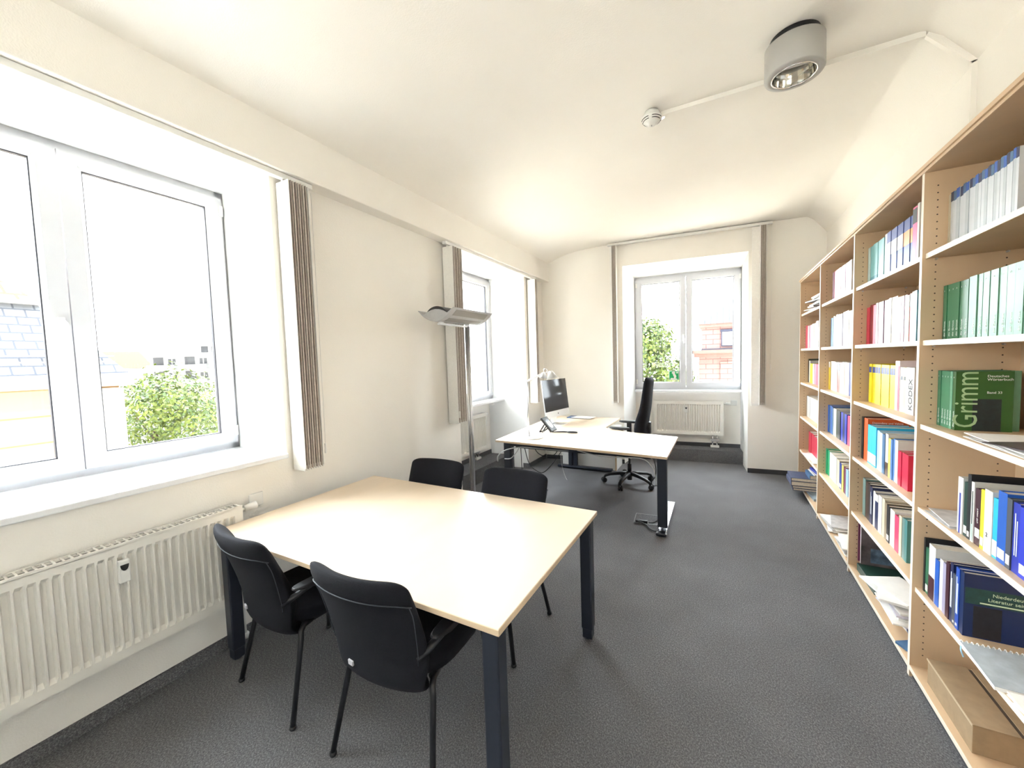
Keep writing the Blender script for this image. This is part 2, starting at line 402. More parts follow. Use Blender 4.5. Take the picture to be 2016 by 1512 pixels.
radiator(FM @ Matrix.Translation((-1.39, .68, .375)), .985, .52, .10, 'white radiator under the far window', 1, .47)
# pipes at the foot of the radiators
tag(obj('radiator_pipe', G().tube([(-2.47, 1.215, .02), (-2.47, 1.215, .27)], .009, 10).lathe([(.02, 0), (.024, .012), (.018, .03)], (-2.47, 1.215, .02), 16), WHITEP), 'white vertical pipe at the right end of the long radiator', 'pipe')
for sx, lab, mw in ((0, 'pale valve block under the radiator in the left niche', RM(4.72, 3.10, .19)), (1, 'pale valve block under the far radiator', FM @ Matrix.Translation((-.52, .63, .185)))):
    t = thing('valve_block', lab, 'valve', mw=mw)
    obj('pipes', G().tube([(-.03, 0, .0), (-.03, 0, .24)], .009, 10).tube([(.03, 0, .0), (.03, 0, .24)], .009, 10), CHROME, t)
    obj('cover', G().box(-.06, .06, -.03, .03, .0, .03), WHITEP, t, bevel=.006)
    obj('body', G().box(-.055, .055, -.018, .018, .09, .13), ALU, t, bevel=.006)
# wall sockets
def socket(mw, label, wdt=.082):
    s = thing('wall_socket', label, 'socket', mw=mw)
    obj('cover_plate', G().box(-wdt/2, wdt/2, -.012, 0, -.041, .041), WHITEP, s, bevel=.004)
    obj('insert', G().lathe([(.022, -.014), (.021, -.0125), (.019, -.006), (.001, -.006)], n=20, axis='y'), WHITEP, s)
    return s
socket(RM(1.345, 2.51, .80), 'white wall socket beside the valve of the long radiator')
socket(FM @ Matrix.Translation((-.26, .68, .865)), 'white wall socket at the right of the far radiator')

# ---------------------------------------------------------------- vertical blinds
def blind(mw, u0, u1, z, stacks, zb, label, rv=.085):
    B = thing('vertical_blind', label, 'blind', mw=mw)
    obj('head_rail', G().box(u0, u1, -rv, -rv+.045, z-.032, z), WHITEP, B, bevel=.004)
    g = G()
    for k in range(max(2, int((u1-u0)/.8)+1)): 
        x = u0+.12+k*(u1-u0-.24)/max(1, int((u1-u0)/.8)); g.box(x-.01, x+.01, -rv+.01, -rv+.04, z, z+.012)
    obj('rail_bracket', g, ALU, B)
    for a, b, n in stacks:
        g = G(); c = -rv+.022; st = (b-a)/n
        for i in range(n):
            x = a+(i+.5)*st; mi = (0 if i in (0, n-1) else (1 if i % 2 else 2)); w_ = .062+.002*(i % 3)
            tl = .0028*((i*7) % 3-1)
            g.hull8([(x-.0022, c-w_+tl, zb), (x+.0022, c-w_+tl, zb), (x+.0022, c+w_+tl, zb), (x-.0022, c+w_+tl, zb)],
                    [(x-.0022, c-w_+tl, z-.045), (x+.0022, c-w_+tl, z-.045), (x+.0022, c+w_+tl, z-.045), (x-.0022, c+w_+tl, z-.045)], mi)
            g.box(x-.001, x+.001, c-.008, c+.008, z-.05, z-.02, 0)
        sl = obj('slat_stack', g, [SLAT_LIT, SLATB, SLATM], B)
        g = G()
        for i in range(n):
            x = a+(i+.5)*st; g.box(x-.0035, x+.0035, c-.055, c+.055, zb-.012, zb+.022)
        obj('slat_weight', g, WHITEP, sl)
    return B
def cord(mw, u, v, z1, z0, B):
    c = obj('pull_cord', G().tube([(u, v, z1), (u+.004, v, (z0+z1)/2), (u, v, z0)], .0016, 6), WHITEP, B)
    obj('cord_weight', G().box(u-.006, u+.006, v-.006, v+.006, z0-.07, z0), WHITEP, B, bevel=.003)
B1 = blind(RM(0, 2.50, 0), -.75, 1.79, 2.812, [(1.585, 1.735, 9)], .935, 'vertical blind drawn aside at the window nearest the camera')
cord(None, 1.80, -.05, 2.77, 1.06, B1)
B2 = blind(RM(0, 2.50, 0), 3.24, 5.42, 2.812, [(3.28, 3.46, 9), (5.27, 5.37, 8)], .975, 'vertical blind drawn to both sides of the window beyond the floor lamp')
cord(None, 3.27, -.155, 2.77, 1.10, B2)
B3 = blind(FM, -1.975, .075, 3.252, [(-1.915, -1.845, 8), (-.065, .012, 8)], .935, 'vertical blind drawn to both sides of the far window')
cord(None, .06, -.10, 3.2, 1.45, B3)
for a, b in ((-.150, -.062), (-1.945, -1.917)):        # the innermost slat hangs turned towards the room
    sl = obj('turned_slat', G().box(a, b, -.075, -.071, .925, 3.207), SLAT_LIT, B3)
    obj('slat_weight', G().box(a+.002, b-.002, -.078, -.068, .912, .945), WHITEP, sl)

# ---------------------------------------------------------------- ceiling fittings
L = thing('ceiling_light', 'round grey surface-mounted ceiling light with mirrored reflector', 'ceiling light', (.345, 2.66, 3.262))
obj('mounting_ring', G().lathe([(.112, 0), (.112, -.042)], n=40), BLACKM, L)
obj('housing', G().lathe([(.128, -.034), (.134, -.038), (.135, -.185), (.131, -.192), (.104, -.194), (.100, -.188), (.100, -.05), (.06, -.045)], n=56), mat('light_housing_grey', (.42, .41, .39), .45, .1, var=.02), L)
obj('trim_ring', G().lathe([(.103, -.1935), (.103, -.1965), (.098, -.1965), (.096, -.186), (.098, -.19)], n=56, caps=False), CHROME, L)
obj('reflector', G().lathe([(.097, -.19), (.09, -.15), (.075, -.10), (.05, -.07), (.002, -.065)], n=20, smooth=False, caps=False), mat('mirror_reflector', (.75, .74, .7), .08, 1, var=0), L, fix=True)
obj('bulb', G().tube([(-.07, 0, -.12), (.07, 0, -.12)], .013, 12).tube([(-.07, .03, -.12), (.07, .03, -.12)], .013, 12), WHITEP, L)
S = thing('smoke_detector', 'small white smoke detector on the ceiling at the end of the cable duct', 'smoke detector', (-.415, 2.93, 3.258))
obj('base', G().lathe([(.045, 0), (.05, -.02), (.052, -.026)], n=32), WHITEP, S)
obj('head', G().lathe([(.05, -.026), (.064, -.034), (.066, -.044), (.058, -.06), (.045, -.072), (.026, -.078), (.024, -.088), (.012, -.092)], n=36), WHITEP, S)
g = G()
for zz, rr in ((-.052, .0635), (-.063, .0555)):
    for k in range(4):
        a0 = k*PI/2+.18; pts = [(rr*math.cos(a0+i*.12), rr*math.sin(a0+i*.12), zz) for i in range(11)]
        g.tube(pts, .0022, 6)
obj('vent_slot', g, INK, S)
obj('indicator', G().box(-.003, .003, -.012, .0, -.095, -.091), GREYL, S)
tag(obj('mounting_clip', G().lathe([(.03, 0), (.03, -.012), (.02, -.02)], (-.36, 3.0, 3.258), 20), CHROME), 'small shiny ceiling clip beside the smoke detector', 'clip')
g = G().box(-.36, .955, 2.965, 2.99, 3.238, 3.27)
for a, b in (((.955, 3.262), (1.15, 3.045)),):
    g.hull8([(a[0], 2.965, a[1]-.022), (a[0]+.02, 2.965, a[1]+.01), (a[0]+.02, 2.99, a[1]+.01), (a[0], 2.99, a[1]-.022)],
            [(b[0]-.02, 2.965, b[1]-.008), (b[0]+.01, 2.965, b[1]+.01), (b[0]+.01, 2.99, b[1]+.01), (b[0]-.02, 2.99, b[1]-.008)])
g.box(1.128, 1.15, 2.965, 2.99, 2.43, 3.05)
tag(obj('cable_duct', g, PLASTER), 'slim white cable duct running from the smoke detector past the ceiling light to the bookcase', 'cable duct')

# ================================================================ meeting table and visitor chairs
T = thing('meeting_table', 'square maple-topped meeting table with dark square legs', 'table', (-1.52, 1.615, 0), -.012)
obj('table_top', G().box(-.893, .893, -.553, .553, .705, .73), [MAPLE], T, bevel=.003)
obj('edge_band', G().box(-.8945, .8945, -.5545, .5545, .7065, .7285), MAPLE_E, T, bevel=.002)
for sx in (-1, 1):
    for sy in (-1, 1):
        x, y = sx*.845, sy*.505
        lg = obj('leg', G().box(x-.032, x+.032, y-.032, y+.032, .06, .704), DARKMETAL, T, bevel=.007)
        obj('foot', G().box(x-.027, x+.027, y-.027, y+.027, .006, .062).lathe([(.024, 0), (.026, .007)], (x, y, 0), 20), DARKMETAL, lg, bevel=.004)
obj('apron', G().box(-.82, .82, -.475, -.455, .668, .704).box(-.82, .82, .455, .475, .668, .704).box(-.815, -.795, -.46, .46, .668, .704).box(.795, .815, -.46, .46, .668, .704), mat('frame_grey', (.22, .23, .25), .4, .5), T)

def superell(t, a, b, n=3.2):
    c, s = math.cos(t), math.sin(t)
    return (a*math.copysign(abs(c)**(2/n), c), b*math.copysign(abs(s)**(2/n), s))
def make_chair():
    K = thing('visitor_chair', '', 'chair')
    # backrest: concave shell, leaning back, rolled top edge
    nu, nv = 16, 18
    def ctr(u, v):                       # u -1..1, v 0..1
        z = .352+.520*v
        w = .238 if v > .42 else .238*(.76+.24*math.sin(v/.42*PI/2))
        yb = (.075*(1-v/.14)**2 if v < .14 else 0) if v < .3 else -.115*((v-.3)/.7)**1.25
        y = yb+.055*u*u*(.6+.4*v)
        return Vector((w*u, y, z-.022*max(0, (abs(u)-.75)/.25)**2*max(0, (v-.6)/.4)))
    def thick(u, v):
        e = max(0, 1-abs(u)**7)**.5
        t = .021+.006*math.sin(v*PI)+(.010 if v > .86 else .010*max(0, (v-.7)/.16))
        if v > .93: t *= math.sqrt(max(0, 1-((v-.93)/.07)**2*.85))
        return t*(.35+.65*e)
    g = G(); F = []; Bk = []
    for i in range(nu+1):
        F.append([]); Bk.append([])
        for j in range(nv+1):
            u = -1+2*i/nu; v = j/nv; p = ctr(u, v); t = thick(u, v)
            n = Vector((-.35*u, 1, .18)).normalized()
            F[i].append(g.b.verts.new(p+n*(t*.75+.052*max(0, min(1, (.97-v)/.6))**.8*max(0, 1-abs(u)**9)**.5))); Bk[i].append(g.b.verts.new(p-n*t*.8))
    for i in range(nu):
        for j in range(nv):
            g.b.faces.new((F[i][j], F[i][j+1], F[i+1][j+1], F[i+1][j])); g.b.faces.new((Bk[i][j], Bk[i+1][j], Bk[i+1][j+1], Bk[i][j+1]))
    for i in range(nu):
        g.b.faces.new((F[i][0], F[i+1][0], Bk[i+1][0], Bk[i][0])); g.b.faces.new((F[i][nv], Bk[i][nv], Bk[i+1][nv], F[i+1][nv]))
    for j in range(nv):
        g.b.faces.new((F[0][j], Bk[0][j], Bk[0][j+1], F[0][j+1])); g.b.faces.new((F[nu][j], F[nu][j+1], Bk[nu][j+1], Bk[nu][j]))
    bk = obj('backrest', g, FABRIC, K, sub=1, smooth=True)
    # piping across the back below the roll, and down both flanks
    def bpt(u, v):
        n = Vector((-.35*u, 1, .18)).normalized(); return ctr(u, v)-n*(thick(u, v)*.8+.0012)
    obj('piping', G().tube([bpt(-.985+1.97*k/20, .845) for k in range(21)], .0022, 6), PIPING, bk)
    for su in (-1, 1): obj('piping', G().tube([bpt(su*(.955-.10*max(0, k-2)/10), .845-.52*k/12) for k in range(13)], .0018, 6), PIPING, bk)
    obj('back_tag', G().hull8([bpt(-.50, .19)+Vector((0, -.006, 0)), bpt(-.38, .19)+Vector((0, -.006, 0)), bpt(-.38, .19)+Vector((0, .003, 0)), bpt(-.50, .19)+Vector((0, .003, 0))],
        [bpt(-.50, .222)+Vector((0, -.005, .0)), bpt(-.38, .222)+Vector((0, -.005, 0)), bpt(-.38, .222)+Vector((0, .003, 0)), bpt(-.50, .222)+Vector((0, .003, 0))]), mat('silver_tag', (.62, .6, .62), .4, .3, var=0), bk)
    # seat
    g = G(); layers = [(.405, .86), (.415, .96), (.44, 1.0), (.468, .98), (.48, .90)]
    rings = []
    for z, k in layers:
        rings.append([g.b.verts.new((x*k, .285+y*k, z-(.01*abs(y)/.235 if y > 0 else 0))) for x, y in [superell(2*PI*q/32, .238, .235) for q in range(32)]])
    for a, b in zip(rings, rings[1:]):
        for q in range(32): g.b.faces.new((a[q], a[(q+1) % 32], b[(q+1) % 32], b[q]))
    g.b.faces.new(rings[0][::-1]); g.b.faces.new(rings[-1])
    obj('seat', g, FABRIC, K, smooth=True)
    obj('seat_frame', G().tube([(-.19, .10, .405), (-.19, .44, .405)], .0125, 10).tube([(.19, .10, .405), (.19, .44, .405)], .0125, 10).tube([(-.19, .14, .402), (.19, .14, .402)], .010, 8).tube([(-.19, .40, .402), (.19, .40, .402)], .010, 8), BLACKM, K)
    for sx in (-1, 1):
        for rear in (1, 0):
            yf, yt, k = (0.0, .10, -1) if rear else (.475, .44, 1)
            lg = obj('leg', G().tube([(sx*.19, yt-k*.05, .405), (sx*.20, yt, .402), (sx*.208, yt+k*.018, .385), (sx*.212, yt+k*.022, .35), (sx*.25, yf, .012)], [.0125]*4+[.0115], 14), BLACKM, K)
            obj('foot_glide', G().lathe([(.013, 0), (.015, .004), (.0135, .016)], (sx*.25, yf, 0), 16), BLACKP, lg)
        g = G(); pad = [superell(2*PI*q/20, .032, .125, 2.8) for q in range(20)]
        lo = [g.b.verts.new((sx*.262+x, .15+y, .610+.012*(y/.11 < -.6))) for x, y in pad]; hi = [g.b.verts.new((sx*.262+x*.85, .15+y*.97, .632)) for x, y in pad]
        for q in range(20): g.b.faces.new((lo[q], lo[(q+1) % 20], hi[(q+1) % 20], hi[q]))
        g.b.faces.new(lo[::-1]); g.b.faces.new(hi)
        obj('armrest', g, BLACKP, K, bevel=.004)
        obj('armrest_support', G().tube([(sx*.20, .02, .545), (sx*.235, .04, .575), (sx*.258, .10, .604), (sx*.262, .18, .615)], [.022, .020, .017, .012], 12, flat=.7), BLACKP, K)
    return K
CH = [(-1.92, 1.01, -.10, 'black visitor chair beside the long radiator, seen from behind'),
      (-1.16, 1.00, .05, 'black visitor chair nearest the camera, seen from behind'),
      (-1.865, 2.235, PI+.03, 'black visitor chair across the table, beside the window wall'),
      (-1.20, 2.205, PI-.01, 'black visitor chair across the table, in front of the floor lamp pole')]
ch0 = make_chair()
for i, (x, y, rz, lab) in enumerate(CH):
    k = ch0 if i == 0 else copy_tree(ch0)
    k.location = (x, y, 0); k.rotation_euler = (0, 0, rz); k['label'] = lab; k['group'] = 'visitor chairs around the meeting table'

# ================================================================ floor lamp
F = thing('floor_lamp', 'tall grey uplighter floor lamp with wing-shaped head', 'floor lamp', (-2.2, 3.245, 0))
obj('base', G().lathe([(.15, 0), (.155, .006), (.152, .018), (.02, .024), (.001, .024)], n=48), GREYL, F)
obj('pole', G().tube([(-.013, 0, .02), (-.013, 0, 1.945)], .014, 16).tube([(.015, 0, .02), (.015, 0, 1.945)], .014, 16).box(-.004, .006, -.006, .006, .02, 1.945), ALU, F)
obj('head_arm', G().box(-.016, .016, -.44, .02, 1.935, 1.951).box(-.012, .012, -.43, -.38, 1.94, 1.966).box(-.014, .014, -.02, .02, 1.94, 1.972), WHITEL, F, bevel=.003)
def arcpt(t, off=0):     # lower curve of the wing, t -1..1
    x = .197*t; z = 1.962+.108*abs(t)**2.1-off
    return (x, z)
cap = [arcpt(-1+2*k/20) for k in range(21)]+[(.165, 2.052), (.13, 2.030), (.115, 2.032), (.085, 2.050), (.045, 2.063), (0, 2.068), (-.045, 2.063), (-.085, 2.050), (-.115, 2.034), (-.13, 2.030), (-.165, 2.052)]
body = [arcpt(-1+2*k/20) for k in range(21)]+[arcpt(1-2*k/20, -.010) for k in range(1, 20)]
hd = obj('lamp_head', G().prism(body, -.475, .155, 'y'), GREYL, F)
for a, b in ((-.485, -.473), (.153, .163)): obj('end_cap', G().prism(cap, a, b, 'y'), GREYL, hd, bevel=.0015)
obj('reflector', G().prism([(.118*math.cos(t), 2.0+.094*math.sin(t)) for t in [PI*k/16 for k in range(17)]], -.4725, .148, 'y'), BLACKP, hd)
for t0, t1 in ((.22, .52), (.68, .93), (-.52, -.22), (-.93, -.68)):
    p = [arcpt(t0+(t1-t0)*k/6, .0015) for k in range(7)]+[arcpt(t1+(t0-t1)*k/6, -.001) for k in range(7)]
    obj('perforated_panel', G().prism(p, -.42, .10, 'y'), GREYP, hd)

# ================================================================ desk
D = thing('desk', 'large angled maple desk with dark T-shaped legs', 'desk', (-1.3, 4.2, 0))
o_ = Vector((-1.3, 4.2))
top = [(-2.195, 3.712), (-.405, 3.572), (-.400, 4.512), (-.93, 4.636), (-1.268, 4.845), (-1.262, 5.665), (-2.275, 5.66)]
top = [(x-o_.x, y-o_.y) for x, y in top]
obj('worktop', G().prism(top, .706, .73), MAPLE, D, bevel=.003)
def ins(poly, d):
    c = Vector((sum(p[0] for p in poly)/len(poly), sum(p[1] for p in poly)/len(poly)))
    return [tuple(Vector(p)+(c-Vector(p)).normalized()*-d) for p in poly]
obj('edge_band', G().prism(ins(top, .0012), .7075, .7285), MAPLE_E, D)
def tleg(x, y0, y1, cy, mirror=False):
    x -= o_.x; y0 -= o_.y; y1 -= o_.y; cy -= o_.y
    lg = obj('leg', G().box(x-.042, x+.042, cy-.03, cy+.03, .045, .70).box(x-.03, x+.03, cy+.034, cy+.09, .05, .70).box(x-.03, x+.03, y0+.12, y1-.15, .672, .705), DARKMETAL, D, bevel=.007)
    obj('trim_strip', G().box(x+.028, x+.040, cy+.036, cy+.05, .05, .56), CHROME, lg, bevel=.002)
    obj('foot', G().hull8([(x-.045, y0+.05, .012), (x+.045, y0+.05, .012), (x+.045, y1, .012), (x-.045, y1, .012)], [(x-.035, y0+.05, .028), (x+.035, y0+.05, .028), (x+.04, y1, .048), (x-.04, y1, .048)]), CHROME, lg, bevel=.004)
    obj('foot_cap', G().box(x-.046, x+.046, y0, y0+.055, .004, .030), DARKMETAL, lg, bevel=.010)
tleg(-.462, 3.60, 4.42, 3.72)
tleg(-2.12, 3.74, 4.50, 3.86)
# far leg of the side wing: foot runs across
g = G(); xx, yy = -1.93-o_.x, 5.42-o_.y
lg = obj('leg', G().box(xx-.03, xx+.03, yy-.035, yy+.035, .045, .70).box(xx+.04, xx+.10, yy-.025, yy+.025, .05, .70), DARKMETAL, D, bevel=.006)
obj('foot', G().box(-2.13-o_.x, -1.33-o_.x, yy-.04, yy+.04, .012, .045), DARKMETAL, lg, bevel=.008)
obj('cable_tray', G().box(-2.02-o_.x, -.58-o_.x, 3.86-o_.y, 3.98-o_.y, .625, .632).box(-2.02-o_.x, -.58-o_.x, 3.86-o_.y, 3.866-o_.y, .625, .68).box(-2.02-o_.x, -.58-o_.x, 3.975-o_.y, 3.98-o_.y, .625, .70), DARKMETAL, D)
obj('crossbar', G().box(-2.09-o_.x, -.50-o_.x, 3.80-o_.y, 3.84-o_.y, .655, .704).box(-1.95-o_.x, -1.91-o_.x, 4.0-o_.y, 5.4-o_.y, .655, .704), DARKMETAL, D)

def cable(label, pts, r, m):
    # smooth the polyline
    P = [Vector(p) for p in pts]; out = []
    for i in range(len(P)-1):
        p0 = P[max(i-1, 0)]; p1 = P[i]; p2 = P[i+1]; p3 = P[min(i+2, len(P)-1)]
        for k in range(6):
            t = k/6; out.append(.5*((2*p1)+(-p0+p2)*t+(2*p0-5*p1+4*p2-p3)*t*t+(-p0+3*p1-3*p2+p3)*t**3))
    out.append(P[-1])
    return tag(obj('cable', G().tube(out, r, 6), m), label, 'cable')
CG = mat('cable_grey', (.45, .45, .45), .5, var=0); CB = mat('cable_black', (.02, .02, .02), .5, var=0)
cable('thick grey cable arching out below the left front corner of the desk', [(-2.16, 3.69, .50), (-2.14, 3.67, .57), (-2.05, 3.68, .635), (-1.9, 3.74, .665), (-1.7, 3.79, .655), (-1.45, 3.85, .64), (-1.3, 3.9, .64)], .006, CG)
cable('grey cable drooping beside the left desk leg', [(-2.10, 3.74, .52), (-2.02, 3.73, .535), (-1.96, 3.75, .60), (-1.94, 3.79, .65)], .005, CG)
cable('black cable hanging lowest in a loop below the desk', [(-1.92, 3.88, .62), (-1.88, 3.90, .45), (-1.80, 3.92, .37), (-1.72, 3.93, .36), (-1.60, 3.93, .48), (-1.50, 3.92, .62)], .004, CB)
cable('short black cable loop under the middle of the desk', [(-1.80, 3.88, .63), (-1.75, 3.88, .575), (-1.66, 3.88, .55), (-1.57, 3.88, .58), (-1.53, 3.88, .63)], .004, CB)
cable('thin black cable hanging straight to the floor behind the left desk leg', [(-2.02, 3.98, .64), (-2.02, 4.0, .3), (-2.0, 4.02, .03), (-1.9, 4.1, .008)], .004, CB)
cable('thin pale cable dangling free below the desk', [(-1.50, 3.90, .63), (-1.49, 3.88, .50), (-1.45, 3.86, .38), (-1.42, 3.85, .33)], .003, CG)
cable('grey cable bundle sagging along the right underside of the desk', [(-1.25, 3.70, .69), (-1.0, 3.66, .662), (-.8, 3.66, .67), (-.62, 3.66, .672), (-.54, 3.67, .60), (-.515, 3.70, .5), (-.52, 3.72, .42)], .005, CG)
cable('black cable curling beside the right desk leg', [(-.55, 3.80, .66), (-.52, 3.74, .58), (-.525, 3.74, .5), (-.56, 3.76, .44), (-.55, 3.78, .40), (-.50, 3.80, .40)], .004, CB)
cable('black cable loop on the carpet at the right desk foot', [(-.70, 3.82, .022), (-.62, 3.79, .012), (-.56, 3.70, .012), (-.50, 3.69, .012), (-.47, 3.78, .04), (-.49, 3.88, .06), (-.55, 3.83, .03), (-.60, 3.82, .022)], .006, CB)
b = thing('floor_outlet', 'square carpeted floor outlet lid beside the right desk foot', 'floor outlet', (-.64, 3.94, 0), .08)
obj('lid', G().box(-.105, .105, -.105, .125, 0, .004), CARPET, b); obj('rim', G().box(-.108, -.105, -.108, .128, 0, .005).box(-.108, .108, -.108, -.105, 0, .005).box(-.108, .108, .125, .128, 0, .005).box(.105, .108, -.108, .128, 0, .005), GREYL, b)
obj('plug', G().box(-.09, .02, -.115, -.085, .006, .03), BLACKP, b, bevel=.004)

# low white cabinet under the far end of the desk
K = thing('cabinet', 'low pale cabinet standing under the far end of the desk', 'cabinet', (-1.695, 5.69, 0))
obj('body', G().box(-.40, .405, -.18, .18, .0, .60), WHITEP, K, bevel=.003)
obj('side_edge', G().box(.385, .407, -.184, -.17, 0, .60), MAPLE_E, K)

# ---------------------------------------------------------------- office chair
O = thing('office_chair', 'high-backed black swivel office chair at the desk', 'office chair', (-1.01, 5.005, 0))
g = G()
base = obj('star_base', G().tube([(0, 0, .055), (0, 0, .165)], [.030, .036], 20), BLACKP, O)
for k in range(5):
    a = math.radians(187+72*k); d = Vector((math.cos(a), math.sin(a), 0)); n = Vector((-d.y, d.x, 0))
    obj('spoke', G().tube([d*.02+Vector((0, 0, .135)), d*.12+Vector((0, 0, .128)), d*.24+Vector((0, 0, .108)), d*.30+Vector((0, 0, .085)), d*.315+Vector((0, 0, .06))], [.034, .030, .025, .022, .016], 12, flat=.75), BLACKP, base)
    p = d*.315+n*.012
    cs = obj('caster', G().lathe([(.014, -.030), (.031, -.026), (.033, -.004), (.014, -.003), (.014, .003), (.033, .004), (.031, .026), (.014, .030)], (0, 0, 0), 20, axis='x'), BLACKP, base)
    cs.matrix_local = Matrix.Translation((p.x, p.y, .033)) @ Matrix.Rotation(a+PI/2+.5, 4, 'Z')
obj('gas_lift', G().tube([(0, 0, .16), (0, 0, .42)], .014, 16).tube([(0, 0, .15), (0, 0, .26)], .025, 16), BLACKP, O)
obj('mechanism', G().box(-.13, .13, -.10, .10, .40, .44).tube([(.05, .1, .42), (.05, .26, .42)], .007, 8).tube([(-.05, -.1, .42), (-.05, -.26, .42)], .007, 8), BLACKP, O, bevel=.01)
g = G(); rings = []
for z, k in ((.44, .88), (.455, .98), (.48, 1), (.50, .97), (.51, .88)):
    rings.append([g.b.verts.new((-.02+x*k, y*k, z-(.02*abs(x)/.24 if x < -.12 else 0))) for x, y in [superell(2*PI*q/32, .245, .245) for q in range(32)]])
for a, b_ in zip(rings, rings[1:]):
    for q in range(32): g.b.faces.new((a[q], a[(q+1) % 32], b_[(q+1) % 32], b_[q]))
g.b.faces.new(rings[0][::-1]); g.b.faces.new(rings[-1])
obj('seat', g, FABRIC, O, smooth=True)
# high backrest: profile bulges at the lumbar, narrows to the top
nz = 22; g = G(); R_ = []
for j in range(nz+1):
    v = j/nz; z = .52+.83*v
    xc = .215-.045*math.exp(-((v-.28)/.2)**2)+.055*v**1.5-.012*math.sin(v*PI)
    th = .055+.018*math.exp(-((v-.25)/.25)**2)-.022*v
    hw = .235-.035*v
    if v > .93: k = math.sqrt(max(.02, 1-((v-.93)/.072)**2)); th *= k; hw *= .9+.1*k
    if v < .05: th *= .75
    R_.append([g.b.verts.new((xc+x-(.035*(y/hw)**2), y, z)) for x, y in [superell(2*PI*q/24, th, hw, 3) for q in range(24)]])
for a, b_ in zip(R_, R_[1:]):
    for q in range(24): g.b.faces.new((a[q], a[(q+1) % 24], b_[(q+1) % 24], b_[q]))
g.b.faces.new(R_[0][::-1]); g.b.faces.new(R_[-1])
obj('backrest', g, FABRIC, O, smooth=True)
obj('back_support', G().box(.08, .25, -.04, .04, .41, .44).box(.225, .262, -.04, .04, .41, .80), BLACKP, O, bevel=.01)
for sy in (-1, 1):
    g = G(); pad = [superell(2*PI*q/20, .125, .042, 2.5) for q in range(20)]
    a = [g.b.verts.new((x-.06, sy*.26+y, .735+(.010 if x < -.07 else 0))) for x, y in pad]; b_ = [g.b.verts.new((x*.93-.06, sy*.26+y*.8, .762)) for x, y in pad]
    for q in range(20): g.b.faces.new((a[q], a[(q+1) % 20], b_[(q+1) % 20], b_[q]))
    g.b.faces.new(a[::-1]); g.b.faces.new(b_)
    obj('armrest', g, BLACKP, O, bevel=.006)
    obj('armrest_post', G().box(-.08, -.02, sy*.26-.014, sy*.26+.014, .47, .738).box(-.08, -.02, min(sy*.12, sy*.27), max(sy*.12, sy*.27), .445, .47), BLACKP, O, bevel=.008)

# ---------------------------------------------------------------- on the desk
Ld = thing('desk_lamp', 'white articulated desk lamp on a round base', 'desk lamp', (-1.905, 3.965, .73))
obj('base', G().lathe([(.112, 0), (.115, .004), (.112, .011), (.10, .013), (.001, .013)], (.055, -.01, 0), 48), WHITEL, Ld)
obj('stem', G().lathe([(.017, .012), (.017, .055), (.008, .06)], n=16), ALU, Ld)
obj('lower_arm', G().tube([(0, 0, .045), (-.012, .02, .62)], .009, 12).tube([(-.012, 0, .12), (-.024, .02, .60)], .0015, 6), ALU, Ld)
obj('joint', G().lathe([(.011, -.014), (.013, -.008), (.013, .008), (.011, .014)], (-.012, .02, .63), 16, axis='y').tube([(-.012, .02, .63), (-.022, .02, .67)], .003, 8).lathe([(.009, -.008), (.009, .008)], (-.014, .02, .585), 12, axis='y'), ALU, Ld)
obj('upper_arm', G().tube([(-.012, .02, .63), (.17, .03, .712)], .012, 12).tube([(0.0, .02, .65), (.16, .03, .725)], .0015, 6), WHITEL, Ld)
sh = obj('lamp_shade', G().lathe([(.022, 0), (.028, -.012), (.063, -.085), (.061, -.085), (.026, -.014), (.02, -.004)], n=36), WHITEL, Ld)
sh.matrix_local = Matrix.Translation((.262, .04, .742)) @ Matrix.Rotation(math.radians(-14), 4, 'Y')
sh2 = obj('counter_reflector', G().lathe([(.016, 0), (.02, -.008), (.045, -.06), (.043, -.06), (.018, -.010), (.012, -.003)], n=36), WHITEL, Ld)
sh2.matrix_local = Matrix.Translation((.185, .035, .728)) @ Matrix.Rotation(math.radians(10), 4, 'Y')
obj('shade_ring', G().tube([(.205+.02*math.cos(t), .035, .748+.022*math.sin(t)) for t in [2*PI*k/20 for k in range(21)]], .003, 8).tube([(.17, .03, .712), (.26, .04, .735)], .006, 8), CHROME, Ld)
cable('thin grey lamp cord arching from the desk lamp to the desk surface', [(-1.905, 3.955, .80), (-1.93, 3.95, .79), (-1.95, 3.93, .76), (-1.965, 3.90, .735)], .0022, CG)
cable('thin pale cord strung from the desk lamp towards the telephone', [(-1.905, 3.97, .80), (-1.85, 4.05, .80), (-1.82, 4.12, .79), (-1.80, 4.2, .736)], .0018, CG)

P = thing('desk_telephone', 'black desk telephone tilted up on its stand', 'telephone', (-1.815, 4.33, .73), math.radians(-4))
# body is a tilted slab facing +x / up
pm = Matrix.Translation((.0, 0, .095)) @ Matrix.Rotation(math.radians(48), 4, 'Y')
bd = obj('body', G().box(-.105, .105, -.08, .08, -.014, .014), BLACKP, P, bevel=.012); bd.matrix_local = pm
sc_ = obj('keypad_panel', G().prism([superell(2*PI*k/24, .062, .045, 2.4) for k in range(24)], .0135, .0165), mat('phone_panel', (.62, .66, .72), .3, var=.03), P); sc_.matrix_local = pm
hs = obj('display', G().box(-.06, -.03, -.03, .03, .0165, .018), mat('phone_display', (.12, .14, .16), .2, var=0), P); hs.matrix_local = pm
obj('stand', G().tube([(-.03, -.05, .10), (-.095, -.05, .006)], .009, 8).tube([(.02, -.05, .06), (-.06, -.05, .006)], .008, 8).tube([(-.03, .05, .10), (-.095, .05, .006)], .009, 8).tube([(-.095, -.05, .007), (-.095, .05, .007)], .007, 8), BLACKP, P)
